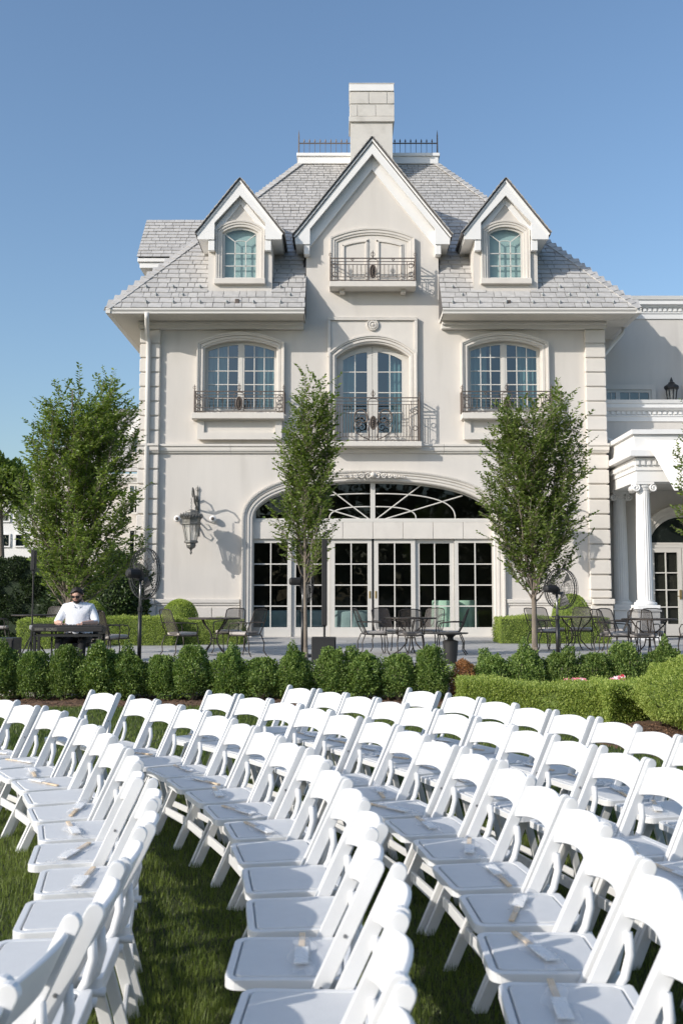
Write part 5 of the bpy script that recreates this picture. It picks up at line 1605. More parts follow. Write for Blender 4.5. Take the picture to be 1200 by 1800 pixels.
px_ = rng.uniform(985, 1104, n); P = np.array([G(a, 1205 - max(0, (a - 1044)) * .2 + b, .22) for a, b in zip(px_, rng.uniform(-6, 10, n))])
P = np.concatenate([P, rng.uniform(.02, .3, (n, 1))], 1)
put('leaf', leaves(P, rng.normal(0, 1, (n, 3)) + [0, -.4, .6], rng.normal(0, 1, (n, 3)), .035, .025, LEAFB, 'leaf', rng.random(n), rng), imp)

# ------------------------------------------------------------------ columnar trees
def make_tree(name, label, px, pyb, Y, pytop, prof, seed, nlimb, trunk_r, clear_py, leaf=.055, dens=1.0, z0=PZ, depth_k=.8, group=None, shoot=1.0):
    """prof: list of (photo y, left px, right px) giving the crown's outline"""
    rng = np.random.default_rng(seed); R_ = random.Random(seed)
    X0 = W(px, pyb, Y)[0]
    ztop = W(px, pytop, Y)[1]; zcl = W(px, clear_py, Y)[1]
    pz = np.array([W(px, p[0], Y)[1] for p in prof])[::-1]
    pl = np.array([W(p[1], p[0], Y)[0] - X0 for p in prof])[::-1]
    pr = np.array([W(p[2], p[0], Y)[0] - X0 for p in prof])[::-1]
    t = thing(name, label, 'tree', (X0, Y, z0), group, world=False)
    H = ztop - z0
    g = MB()
    lean = [R_.uniform(-.05, .05), R_.uniform(-.05, .05)]
    def tp(z): return Vector((lean[0] * (z / H) * 2 * math.sin(z * .9), lean[1] * z / H * 2, z))
    zs = [i * H * .93 / 14 for i in range(15)]
    g.tube([tp(z) for z in zs], [max(.006, trunk_r * (1 - .93 * (z / H) ** .8)) for z in zs], 9)
    g.tube([(0, 0, -.05), (0, 0, .06), (0, 0, .25)], [trunk_r * 1.45, trunk_r * 1.2, trunk_r * 1.0], 9)
    tr = g.build('trunk', BARK, t, smooth=True)
    def env(z, az):
        l, r = np.interp(z, pz, pl), np.interp(z, pz, pr)
        c, w = (l + r) / 2, (r - l) / 2
        return c, w, w * depth_k
    C, D, SH = [], [], []
    limb_g = MB(); twig_g = MB()
    zc0 = zcl - z0
    for i in range(nlimb):
        f = (i + .5) / nlimb
        zs_ = zc0 * .92 + (H * .80 - zc0) * f ** 1.25
        az = i * 2.399 + R_.uniform(-.3, .3)
        # target on the envelope, higher up
        zt_ = min(H * R_.uniform(.95, 1.0), zs_ + (H - zs_) * (R_.uniform(.22, .8) if i % 2 else R_.uniform(.04, .30)) + .22)
        c, wx, wy = env(z0 + zt_, az)
        k = R_.uniform(.55, 1.02)
        tgt = Vector((c + wx * k * math.cos(az), wy * k * math.sin(az), zt_))
        st = tp(zs_)
        mid_ = st.lerp(tgt, .5) + Vector((math.cos(az) * wx * .16, math.sin(az) * wy * .16, -.05 * (zt_ - zs_)))
        pts = []
        m = 9
        for q in range(m + 1):
            s_ = q / m
            p = st * (1 - s_) ** 2 + mid_ * 2 * s_ * (1 - s_) + tgt * s_ * s_
            pts.append(p + Vector((R_.gauss(0, .012), R_.gauss(0, .012), R_.gauss(0, .012))) * (q > 0))
        L = (tgt - st).length
        r0 = max(.006, trunk_r * .30 * (1 - f * .6))
        limb_g.tube(pts, [r0 * (1 - .85 * q / m) for q in range(m + 1)], 5)
        ns = int(L / .040 * dens) + 2
        for s_i in range(ns):
            s_ = .16 + .84 * (s_i + R_.random()) / ns
            q = min(m - 1, int(s_ * m)); p = pts[q].lerp(pts[q + 1], s_ * m - q)
            dirn = (pts[q + 1] - pts[q]).normalized()
            a2 = R_.uniform(0, 2 * PI)
            side = Vector((math.cos(a2), math.sin(a2), R_.uniform(-.25, .5)))
            out = Vector((p.x - np.interp(z0 + p.z, pz, (pl + pr) / 2), p.y, 0))
            dsh = (dirn * .55 + side * .75 + out.normalized() * .35 + Vector((0, 0, .28))).normalized()
            ln = R_.uniform(.14, .38) * shoot * (1.5 if s_ > .9 else 1) * (1.6 if R_.random() < .06 else 1)
            # keep shoots near the outline
            e = p + dsh * ln
            c, wx, wy = env(z0 + min(e.z, H), 0)
            rad = math.hypot((e.x - c) / max(.05, wx), e.y / max(.05, wy))
            if rad > 1.15 and R_.random() < .72: ln *= .45; e = p + dsh * ln
            twig_g.tube([p, p.lerp(e, .5) + Vector((0, 0, .01)), e], [.004, .003, .0015], 3, caps=False)
            nl = max(3, int(ln / .030))
            for li in range(nl):
                w = .12 + .88 * (li + .5) / nl
                b = p.lerp(e, w); sg = 1 if li % 2 else -1
                lat = dsh.cross(Vector((0, 0, 1))); lat = lat.normalized() if lat.length > .05 else Vector((1, 0, 0))
                ld = dsh * .6 + lat * sg * .9 + Vector((R_.gauss(0, .25), R_.gauss(0, .25), R_.gauss(-.05, .25)))
                C.append(b); D.append(ld); SH.append(R_.random())
    limb_g.build('limbs', BARK, t, smooth=True); twig_g.build('twigs', BARK, t)
    C = np.array([tuple(c) for c in C]); D = np.array([tuple(d) for d in D]); n = len(C)
    s = leaf * rng.uniform(.75, 1.35, n)
    Nn = unit(rng.normal(0, .75, (n, 3)) + [0, -.1, 1])
    put('crown', leaves(C, D, Nn, s, s * .52, LEAF, 'crown', np.array(SH), rng), t)
    print(name, 'leaves', n, 'H', round(H, 2))
    return t
make_tree('hornbeam_tree', 'slender young columnar tree on the patio in front of the French doors', 537, 1165, 18.2, 640,
          [(640, 540, 560), (680, 520, 578), (720, 505, 585), (770, 497, 597), (820, 485, 600), (870, 477, 604), (915, 476, 600), (955, 488, 595), (990, 500, 588), (1020, 520, 560), (1035, 530, 545)], 3, 46, .042, 1022, .074, .72)
make_tree('hornbeam_tree', 'full oval columnar tree on the patio in front of the right quoins', 940, 1165, 18.4, 668,
          [(668, 955, 990), (700, 890, 1000), (730, 870, 1008), (780, 852, 1022), (830, 846, 1030), (880, 846, 1034), (930, 850, 1032), (975, 870, 1022), (1010, 890, 1005), (1045, 915, 975), (1062, 932, 950)], 7, 92, .062, 1052, .074, .72)
make_tree('hornbeam_tree', 'broad tall tree rising behind the keyboard player', 118, 1150, 20.2, 652,
          [(652, 118, 200), (680, 95, 215), (720, 75, 238), (770, 55, 248), (820, 38, 250), (870, 26, 252), (920, 22, 252), (965, 28, 248), (1000, 50, 238), (1035, 72, 205), (1062, 95, 160)], 5, 108, .075, 1075, .082, .72)
make_tree('hornbeam_tree', 'tree beside the portico columns, its foliage overlapping the white awning', 1262, 1165, 18.4, 670,
          [(670, 1255, 1280), (720, 1215, 1310), (780, 1190, 1330), (850, 1184, 1340), (910, 1192, 1335), (970, 1215, 1320), (1030, 1240, 1285), (1060, 1255, 1270)], 11, 60, .06, 1052, .074, .8)
# ------------------------------------------------------------------ patio furniture
def iron_chair():
    """origin on the floor, facing -Y"""
    t = thing('patio_chair', '', 'chair', world=False)
    f = MB()
    for s_ in (-1, 1):
        f.tube([(s_ * .25, -.24, .40), (s_ * .24, .16, .41), (s_ * .23, .27, .62), (s_ * .21, .36, .88), (s_ * .17, .375, .915)], .012, 6)
        f.tube([(s_ * .27, -.20, .41), (s_ * .28, -.22, .56), (s_ * .28, -.18, .64), (s_ * .28, .05, .66), (s_ * .24, .29, .66)], .011, 6)
    f.tube([(-.17, .375, .915), (-.08, .385, .925), (.08, .385, .925), (.17, .375, .915)], .012, 6)
    f.tube([(-.25, -.24, .40), (.25, -.24, .40)], .012, 6).tube([(-.24, .18, .41), (.24, .18, .41)], .011, 6)
    f.build('frame', BRONZEF, t, smooth=True)
    for s_ in (-1, 1):
        MB().tube([(s_ * .25, -.22, .41), (s_ * .27, -.25, .25), (s_ * .25, -.24, .1), (s_ * .28, -.29, .0)], .012, 6).build('leg', BRONZEF, t, smooth=True)
        MB().tube([(s_ * .23, .20, .42), (s_ * .25, .27, .25), (s_ * .24, .26, .1), (s_ * .26, .33, .0)], .012, 6).build('leg', BRONZEF, t, smooth=True)
    g = MB(); n = 6
    for i in range(n + 1):
        w = i / n
        g.v += [(x, .17 + .2 * w + .03 * (x / .2) ** 2 * -1 + .01, .43 + .48 * w) for x in (-.215 + .03 * w, -.1, 0, .1, .215 - .03 * w)]
    for i in range(n):
        for j in range(4): g.f.append((i * 5 + j, i * 5 + j + 1, i * 5 + j + 6, i * 5 + j + 5))
    g.build('mesh_back', MESHM, t, smooth=True)
    g = MB().box(-.225, .225, -.25, .17, .415, .475); g.build('cushion', CUSHION, t, bevel=.025)
    return t
def iron_table(r=.53):
    t = thing('patio_table', '', 'table', world=False)
    MB().lathe([(.0, .715), (r - .01, .715), (r, .722), (r, .738), (r - .01, .745), (.0, .745)], (0, 0, 0), 32, caps=False).build('tabletop', BRONZEF, t)
    for k in range(4):
        a = PI / 4 + k * PI / 2; c, s_ = math.cos(a), math.sin(a)
        MB().tube([(c * q, s_ * q, z) for q, z in ((.34, .715), (.28, .62), (.12, .47), (.07, .36), (.10, .22), (.24, .07), (.36, .0))], .014, 6).build('leg', BRONZEF, t, smooth=True)
    MB().tube([(.085 * math.cos(i * PI / 8), .085 * math.sin(i * PI / 8), .33) for i in range(16)], .01, 5, closed=True).build('ring', BRONZEF, t)
    return t
ptab, pch = iron_table(), iron_chair()
first = {'t': True, 'c': True}
def put_table(px, Y, lab, yaw=0.2):
    X = W(px, 1088, Y)[0]
    if first['t']: first['t'] = False; ptab.location = (X, Y, PZ); ptab['label'] = lab; ptab['group'] = 'mesh patio tables'; ptab.rotation_euler.z = yaw
    else: dup(ptab, (X, Y, PZ), yaw, lab, 'mesh patio tables')
    return X
def put_chair(x, y, yaw, lab):
    if first['c']: first['c'] = False; pch.location = (x, y, PZ); pch.rotation_euler.z = yaw; pch['label'] = lab; pch['group'] = 'mesh patio chairs'
    else: dup(pch, (x, y, PZ), yaw, lab, 'mesh patio chairs')
def cset(px, Y, name, ch, yaw=.2):
    X = put_table(px, Y, 'round dark mesh patio table ' + name, yaw)
    for ang, rad, lab in ch:
        a = math.radians(ang); x, y = X + rad * math.sin(a), Y - rad * math.cos(a)
        put_chair(x, y, math.atan2(X - x, -(Y - y)) * -1 + 0 if False else math.atan2(x - X, -(y - Y)) + PI, 'mesh patio chair, ' + lab)
# angle 0 = on the viewer's side of the table, 90 = right
cset(377, 20.3, 'below the wall lantern', [(-48, .80, 'back to the dome topiary, at the table below the lantern'), (58, .80, 'nearest the French doors, at the table below the lantern'), (165, .85, 'against the box hedge, at the table below the lantern')])
cset(722, 20.6, 'in front of the French doors', [(-80, .80, 'side-on at the French-door table, farthest from the urn table'), (-5, .80, 'turned toward the doors at the table by the French doors'), (80, .80, 'beside the urn table, at the table by the French doors'), (150, .84, 'against the door glass by the mint cloths'), (-150, .84, 'against the door seam, behind the table by the French doors')], .5)
cset(1012, 22.0, 'in front of the right box hedge', [(-70, .82, 'between the trunk and the table by the right hedge'), (75, .82, 'facing the hedge-side table from the portico'), (160, .85, 'against the hedge below the right topiary dome'), (-150, .85, 'under the right topiary dome, beside the fan pole')])
cset(1140, 19.6, 'in front of the portico columns', [(-75, .80, 'between the two right-hand tables'), (-25, .84, 'turned toward the columns by the portico'), (60, .84, 'nearest the canvas awning at the table by the portico'), (160, .85, 'against the column pedestals'), (-150, .85, 'between the column pedestal and the table by the portico')], .6)
cset(60, 24.2, 'in the shade of the tall dark hedge', [(-80, .85, 'in the shade near the black column speaker'), (80, .85, 'in the shade beyond the keyboard player'), (170, .85, 'against the tall dark hedge')])
X = W(178, 1080, 18.0)[0]; put_chair(X, 18.0, PI * .95, 'mesh patio chair with taupe cushion, directly behind the seated player')
X = W(192, 1080, 18.3)[0]; put_chair(X, 18.4, PI * .8, 'mesh patio chair with taupe cushion, second behind the seated player')
# urn table
X = W(791, 1112, 17.5)[0]; Y = 17.5; zt = W(791, 1112, Y)[1] - PZ
ut = thing('urn_table', 'low round black table on an urn pedestal in front of the French doors', 'table', (X, Y, PZ), world=False)
MB().lathe([(0, zt - .025), (.30, zt - .02), (.315, zt - .01), (.315, zt), (0, zt + .004)], (0, 0, 0), 30, caps=False).build('tabletop', BLACKP, ut)
MB().lathe([(.0, 0), (.10, 0), (.105, .03), (.125, .2), (.135, .36), (.14, .39), (.13, .40), (.06, .42), (.05, .45), (.07, .48), (.13, zt - .03), (.14, zt - .022)], (0, 0, 0), 24, caps=False).build('urn', BLACKP, ut, smooth=False)

# ------------------------------------------------------------------ fans
def make_fan():
    t = thing('pedestal_fan', '', 'fan', world=False)
    zc = 1.55
    MB().lathe([(.0, 0), (.28, 0), (.29, .02), (.26, .05), (.05, .07), (.04, .1)], (0, 0, 0), 24, caps=False).build('base', BLACK, t)
    MB().tube([(0, 0, .05), (0, 0, .95)], .034, 10).build('pole', BLACK, t, smooth=True)
    MB().tube([(0, 0, .9), (0, 0, zc - .08)], .022, 10).build('inner_pole', CHIMSTONE if False else mat('steel', (.25, .25, .25), .4, metal=.8), t, smooth=True)
    MB().lathe([(.03, .91), (.045, .92), (.045, .98), (.03, .99)], (0, 0, 0), 10).build('collar', BLACK, t)
    # head: axis along local -Y
    h = MB().tube([(0, -.02, zc), (0, .06, zc), (0, .24, zc), (0, .27, zc)], [.05, .085, .08, .05], 12).box(-.05, .05, -.04, .06, zc - .12, zc).build('motor', BLACKP, t, smooth=False)
    c = MB(); R = .43
    for y_, r in ((-.06, R), (-.10, R * 1.0), (-.14, R * .97), (-.02, R * .95), (-.18, R * .6), (-.19, R * .3), (.02, R * .6), (.03, R * .3)):
        c.tube([(r * math.cos(i * PI / 18), y_, zc + r * math.sin(i * PI / 18)) for i in range(36)], .009 if r == R else .004, 4, closed=True)
    for k in range(40):
        a = k * PI / 20; ca, sa = math.cos(a), math.sin(a)
        c.tube([(.06 * ca, -.20, zc + .06 * sa), (R * .6 * ca, -.18, zc + R * .6 * sa), (R * .95 * ca, -.13, zc + R * .95 * sa), (R * ca, -.08, zc + R * sa)], .0025, 3, caps=False)
        c.tube([(.06 * ca, .04, zc + .06 * sa), (R * .6 * ca, .02, zc + R * .6 * sa), (R * .95 * ca, -.03, zc + R * .95 * sa), (R * ca, -.08, zc + R * sa)], .0025, 3, caps=False)
    c.build('cage', BLACK, t)
    for k in range(3):
        a0 = k * 2 * PI / 3
        g = MB()
        for i in range(5):
            r = .07 + .31 * i / 4; w = .22 + .10 * i / 4
            for j in (-1, 1):
                a = a0 + j * w + .25 * i / 4
                g.v.append((r * math.cos(a), -.08 + j * .03, zc + r * math.sin(a)))
        g.f = [(2 * i, 2 * i + 1, 2 * i + 3, 2 * i + 2) for i in range(4)]
        g.build('blade', mat('fan_blade', (.12, .12, .12), .4, metal=.5), t)
    MB().lathe([(0, -.03), (.05, -.03), (.06, 0), (.05, .04), (0, .05)], (0, 0, 0), 12, caps=False).mesh('hub', BLACK)
    return t
fan0 = make_fan()
fz_ = lambda px, py, Y: W(px, py, Y)[1] - PZ
X = W(246, 1100, 16.9)[0]
k = fz_(246, 1008, 16.9) / 1.55
fan0.location = (X, 16.9, PZ); fan0.rotation_euler.z = 2.35; fan0.scale = (1, 1, k); fan0['label'] = 'black pedestal fan in front of the downspout at the house corner'; fan0['group'] = 'pedestal fans on the patio'
k = fz_(979, 1035, 17.6) / 1.55
dup(fan0, (W(979, 1100, 17.6)[0], 17.6, PZ), 2.0, 'black pedestal fan in front of the right topiary dome', None, (1, 1, k))
k = fz_(560, 1022, 19.6) / 1.55
dup(fan0, (W(532, 1100, 19.6)[0], 19.6, PZ), 1.75, 'black pedestal fan hidden behind the slender tree trunk', None, (1, 1, k))

# ------------------------------------------------------------------ speakers
GRILLE = mat('speaker_grille', (.02, .02, .02), .7, .2, 200)
def column_speaker(px, Y, sub, ytop, ybot, label, pxsub, yst, ysb, w, pole):
    X = W(px, 1100, Y)[0]
    t = thing('column_speaker', label, 'speaker', (X, Y, PZ), 'column speakers')
    zt, zb = W(px, ytop, Y)[1], W(px, ybot, Y)[1]
    MB().box(X - w / 2, X + w / 2, Y - .05, Y + .05, zb, zt).build('cabinet', BLACKP, t, bevel=.008)
    MB().box(X - w / 2 + .012, X + w / 2 - .012, Y - .058, Y - .0505, zb + .02, zt - .02).build('grille', GRILLE, t)
    zs = W(pxsub, yst, Y)[1]
    if pole:
        MB().tube([(X, Y, zb + .02), (X - .0, Y, PZ + .25)], .014, 8).build('pole', BLACK, t)
        MB().lathe([(.02, zb - .06), (.03, zb - .05), (.03, zb), (.02, zb + .01)], (X, Y, 0), 10).build('collar', BLACK, t)
        for q in range(3):
            a = q * 2 * PI / 3 + .5
            MB().tube([(X, Y, PZ + .55), (X + .38 * math.cos(a), Y + .38 * math.sin(a), PZ + .012)], .012, 6).build('leg', BLACK, t)
    else:
        MB().tube([(X, Y, zb + .01), (X, Y, zs - .005)], .02, 8).build('pole', BLACK, t)
    xs = W(pxsub, 1130, Y)[0]
    return t
column_speaker(570, 17.4, True, 948, 1100, 'tall black column speaker on its subwoofer beside the slender tree', 570, 1120, 1160, .095, False)
X = W(569, 1130, 17.4)[0]
def subwoofer(X, Y, w, zt, lab):
    s_ = thing('subwoofer', lab, 'speaker', (X, Y, PZ))
    MB().box(X - w / 2, X + w / 2, Y - .2, Y + .25, PZ + .01, zt).build('cabinet', BLACKP, s_, bevel=.012)
    MB().box(X - w / 2 + .025, X + w / 2 - .025, Y - .212, Y - .2005, PZ + .04, zt - .03).build('grille', GRILLE, s_)
    for a in (-1, 1): MB().box(X + a * (w / 2 - .05) - .02, X + a * (w / 2 - .05) + .02, Y - .18, Y - .14, PZ, PZ + .012).build('foot', BLACK, s_)
subwoofer(X, 17.4, .42, W(569, 1120, 17.4)[1], 'black subwoofer box carrying the tall column speaker by the tree')
column_speaker(57, 16.6, False, 967, 1003, 'black column speaker on a thin tripod pole beside the keyboard player', 50, 1130, 1150, .075, True)
X = W(9, 1130, 17.0)[0]
subwoofer(X, 17.0, .42, W(9, 1121, 17.0)[1], 'black subwoofer on the patio at the foot of the tripod speaker')

# ------------------------------------------------------------------ keyboard player
KX, KY = W(118, 1105, 16.15)[0], 16.15
kz = W(118, 1099, 16.15)[1]
kb = thing('stage_keyboard', 'black electronic keyboard with KORG lettering on its back, in front of the player', 'keyboard', (KX, KY, kz - .11), 'keyboard rig')
kb.pop('group', None)
kw = .575
MB().box(KX - kw, KX + kw, KY, KY + .3, kz - .105, kz - .02).build('case', BLACKP, kb, bevel=.012)
MB().box(KX - kw + .01, KX + kw - .01, KY + .01, KY + .13, kz - .019, kz).build('control_panel', BLACKP, kb, bevel=.006)
kk = MB().box(.001, .0205, 0, .14, 0, .012).mesh('white_key', PAPER); bk = MB().box(0, .011, 0, .09, 0, .012).mesh('black_key', BLACK)
for i in range(45):
    o = put('white_key', kk, kb); o.location = (KX - kw + .08 + i * .0222, KY + .145, kz - .019)
    if i % 7 in (0, 1, 3, 4, 5):
        o = put('black_key', bk, kb); o.location = (KX - kw + .08 + i * .0222 + .016, KY + .146, kz - .006)
def text_mesh(txt, size, m, name):
    cu = bpy.data.curves.new('tmp', 'FONT'); cu.body = txt; cu.size = size; cu.extrude = .0008; cu.align_x = 'CENTER'; cu.offset = size * .02
    ob = bpy.data.objects.new('tmp', cu); COL.objects.link(ob)
    dg = bpy.context.evaluated_depsgraph_get(); dg.update()
    me = bpy.data.meshes.new_from_object(ob.evaluated_get(dg)); bpy.data.objects.remove(ob); bpy.data.curves.remove(cu)
    me.materials.clear(); me.materials.append(m); me.name = name
    for v in me.vertices: x, y, z = v.co; v.co = (x, -z, y)
    return me
o = put('lettering', text_mesh('KORG', .06, PRINT, 'lettering'), kb); o.location = (W(91, 1109, KY)[0], KY - .002, kz - .085)
for i in range(9): MB().box(KX - kw + .06 + i * .016, KX - kw + .068 + i * .016, KY - .003, KY + .002, kz - .085, kz - .045).build('vent_slot', PRINT, kb)
ks = thing('keyboard_stand', 'black table-style stand with square legs holding the keyboard', 'stand', (KX, KY, PZ))
for sx in (-1, 1):
    for yy in (KY + .05, KY + .28):
        MB().box(KX + sx * .53 - .02, KX + sx * .53 + .02, yy - .02, yy + .02, PZ, kz - .145).build('leg', BLACK, ks)
    MB().box(KX + sx * .53 - .02, KX + sx * .53 + .02, KY + .0, KY + .32, kz - .144, kz - .107).build('support_arm', BLACK, ks)
MB().box(KX - .55, KX + .55, KY + .28, KY + .31, kz - .17, kz - .146).build('crossbar', BLACK, ks)
MB().box(KX - .55, KX + .55, KY + .02, KY + .05, kz - .185, kz - .146).build('crossbar', BLACK, ks)
st = thing('mixer_case', 'grey flat mixer case lying open beside the keyboard player', 'case', (W(80, 1092, 16.6)[0], 16.6, kz))
X = W(80, 1092, 16.7)[0]
MB().box(X - .2, X + .2, 16.48, 16.8, PZ + .62, PZ + .70).build('body', mat('grey_case', (.30, .30, .31), .5), st, bevel=.02)
MB().box(X - .18, X + .18, 16.49, 16.79, PZ + .702, PZ + .715).build('panel', BLACKP, st)
for sx in (-1, 1):
    for yy in (16.52, 16.76): MB().box(X + sx * .17 - .012, X + sx * .17 + .012, yy - .012, yy + .012, PZ, PZ + .62).build('leg', BLACK, st)

# the person: one skinned body
PX, PYY = W(136, 1080, 16.72)[0], 16.72
S = 1.0
def skin_body():
    V = []; E = []; Rr = []
    def a(p, r, parent=None):
        V.append(p); Rr.append(r); i = len(V) - 1
        if parent is not None: E.append((parent, i))
        return i
    pel = a((0, .10, .50), (.175, .15))
    bel = a((0, .07, .66), (.205, .175), pel)
    che = a((0, .06, .85), (.195, .145), bel)
    sho = a((0, .045, .99), (.14, .095), che)
    nek = a((0, .03, 1.08), (.068, .068), sho)
    jaw = a((0, .015, 1.16), (.076, .082), nek)
    hed = a((0, .02, 1.235), (.080, .092), jaw)
    crn = a((0, .04, 1.295), (.062, .07), hed)
    elb = {}
    for s_ in (-1, 1):
        sh = a((s_ * .185, .07, .985), (.085, .085), sho)
        ua = a((s_ * .245, .05, .85), (.072, .075), sh)
        el = a((s_ * .295, -.02, .735), (.058, .06), ua)
        fa = a((s_ * .235, -.15, .735), (.047, .045), el)
        wr = a((s_ * .165, -.27, .735), (.030, .026), fa)
        hd = a((s_ * .15, -.335, .725), (.034, .018), wr)
        hp = a((s_ * .13, .06, .47), (.11, .11), pel)
        th = a((s_ * .16, -.16, .47), (.095, .09), hp)
        kn = a((s_ * .17, -.36, .46), (.07, .07), th)
        ca = a((s_ * .17, -.34, .27), (.055, .06), kn)
        an = a((s_ * .17, -.33, .09), (.04, .042), ca)
        to = a((s_ * .18, -.46, .045), (.042, .036), an)
    me = bpy.data.meshes.new('tmp'); me.from_pydata(V, E, []); me.update()
    ob = bpy.data.objects.new('tmp', me); COL.objects.link(ob)
    sk = ob.modifiers.new('skin', 'SKIN'); sk.use_smooth_shade = True
    for i, r in enumerate(Rr): me.skin_vertices[0].data[i].radius = r
    me.skin_vertices[0].data[0].use_root = True
    su = ob.modifiers.new('sub', 'SUBSURF'); su.levels = 2; su.render_levels = 2
    dg = bpy.context.evaluated_depsgraph_get(); dg.update()
    m2 = bpy.data.meshes.new_from_object(ob.evaluated_get(dg))
    bpy.data.objects.remove(ob); bpy.data.meshes.remove(me)
    return m2
bm_ = skin_body()
# fingers rooted in the palms
fg = MB()
for s_ in (-1, 1):
    for k in range(4):
        x = s_ * (.118 + .021 * k); ln = (.062, .075, .08, .068)[3 - k if s_ > 0 else 3 - k]
        fg.tube([(x, -.335, .718), (x, -.385, .726), (x, -.385 - ln * .5, .718), (x, -.385 - ln * .8, .70)], [.0095, .009, .008, .006], 6)
    fg.tube([(s_ * .125, -.30, .712), (s_ * .085, -.335, .712), (s_ * .078, -.38, .702)], [.012, .011, .008], 6)
# nose and ears
fg.tube([(0, -.066, 1.235), (0, -.085, 1.205), (0, -.078, 1.19)], [.008, .017, .012], 6)
for s_ in (-1, 1): fg.tube([(s_ * .078, .035, 1.25), (s_ * .088, .042, 1.235), (s_ * .08, .038, 1.195)], [.012, .018, .01], 6)
fm = fg.mesh('tmp', None, True)
bm2 = bmesh.new(); bm2.from_mesh(bm_); nb0 = len(bm2.faces); bm2.from_mesh(fm)
for v in bm2.verts: 
    if v.co.z > 1.10:                       # head bowed towards the keys
        d = Vector(v.co) - Vector((0, .05, 1.09)); v.co = Vector((0, .05, 1.09)) + Matrix.Rotation(math.radians(26), 3, 'X') @ d
bm2.faces.ensure_lookup_table()
for i, f_ in enumerate(bm2.faces):
    c = f_.calc_center_median(); f_.smooth = True
    m = 1
    if i >= nb0 or c.z > 1.075 or (c.y < -.118 and c.z > .60) or (abs(c.x) > .215 and c.y < -.05 and c.z > .6 and c.z < .76): m = 0
    elif c.z < .56: m = 2
    if c.z < .115: m = 3
    f_.material_index = m
me = bpy.data.meshes.new('person'); bm2.to_mesh(me); bm2.free()
for m in (SKIN, SHIRT, TROUSER, BLACK): me.materials.append(m)
man = put('person', me); man.location = (PX, PYY, PZ); man.scale = (S * 1.10, S * 1.04, S)
tag(man, 'seated person in white shirt and sunglasses playing the keyboard', 'person')
def head(v): 
    d = Vector(v) - Vector((0, .05, 1.09)); return tuple(Vector((0, .05, 1.09)) + Matrix.Rotation(math.radians(26), 3, 'X') @ d)
hr = MB(); rh = random.Random(2); n_, m_ = 22, 9
for i in range(m_ + 1):
    t = i / m_ * 1.75
    for j in range(n_):
        a = 2 * PI * j / n_
        fr_ = max(0, -math.sin(a))
        tt = t * (1 - .60 * fr_ ** 2) * rh.uniform(.93, 1.05)
        rr_ = 1 + rh.uniform(-.07, .10)
        hr.v.append(head((.094 * rr_ * math.sin(tt) * math.cos(a), .03 + .106 * rr_ * math.sin(tt) * math.sin(a), 1.245 + .105 * rr_ * math.cos(tt))))
for i in range(m_):
    for j in range(n_): hr.f.append((i * n_ + j, i * n_ + (j + 1) % n_, (i + 1) * n_ + (j + 1) % n_, (i + 1) * n_ + j))
hr.build('hair', HAIR, man, smooth=True)
bd = MB(); n_ = 12
for i in range(6):
    for j in range(n_ + 1):
        a = -PI * (j / n_); w = i / 5
        bd.v.append(head((.077 * math.cos(a) * (1 - .35 * w ** 2), .012 + (.085 + .012 * (1 - abs(2 * j / n_ - 1))) * math.sin(a) * (1 - .25 * w ** 2), 1.172 - .016 * math.sin(-a) - .062 * w)))
for i in range(5):
    for j in range(n_): bd.f.append((i * (n_ + 1) + j, i * (n_ + 1) + j + 1, (i + 1) * (n_ + 1) + j + 1, (i + 1) * (n_ + 1) + j))
bd.build('beard', HAIR, man, smooth=True)
mo = MB().tube([head((-.025, -.088, 1.168)), head((0, -.094, 1.17)), head((.025, -.088, 1.168))], .006, 5).build('mouth', mat('lips', (.35, .15, .12), .5), man)
sg = MB()
for s_ in (-1, 1):
    sg.add([head(p) for p in ((s_ * .008, -.082, 1.252), (s_ * .062, -.072, 1.255), (s_ * .066, -.066, 1.225), (s_ * .045, -.078, 1.208), (s_ * .014, -.086, 1.212))], [(0, 1, 2, 3, 4)])
    sg.add([head(p) for p in ((s_ * .008, -.088, 1.252), (s_ * .062, -.078, 1.255), (s_ * .066, -.072, 1.225), (s_ * .045, -.084, 1.208), (s_ * .014, -.092, 1.212))], [(0, 1, 2, 3, 4)])
    sg.tube([head((s_ * .064, -.07, 1.25)), head((s_ * .084, .03, 1.25))], .004, 4)
sg.tube([head((-.01, -.088, 1.248)), head((.01, -.088, 1.248))], .005, 4)
sg.build('sunglasses', BLACKP, man)
cl_ = MB()
for s_ in (-1, 1):
    cl_.add([(s_ * .01, -.085, .985), (s_ * .075, -.02, 1.075), (s_ * .085, .05, 1.095), (s_ * .09, .055, 1.06), (s_ * .085, -.05, 1.0)], [(0, 1, 4), (1, 2, 3, 4)])
cl_.build('collar', SHIRT, man)
# padded stool behind him
sc_ = thing('black_chair', 'black upholstered chair under the keyboard player', 'chair', (PX, PYY + .12, PZ))
MB().box(PX - .25, PX + .25, PYY - .12, PYY + .33, PZ + .33, PZ + .40).build('seat', BLACKP, sc_, bevel=.02)
MB().box(PX - .24, PX + .28, PYY + .33, PYY + .39, PZ + .45, PZ + .93).build('backrest', BLACKP, sc_, bevel=.03)
for sx in (-1, 1):
    MB().tube([(PX + sx * .22, PYY - .08, PZ), (PX + sx * .22, PYY - .08, PZ + .33)], .016, 6).build('leg', BLACK, sc_)
    MB().tube([(PX + sx * .22, PYY + .40, PZ), (PX + sx * .22, PYY + .36, PZ + .46)], .016, 6).build('leg', BLACK, sc_)
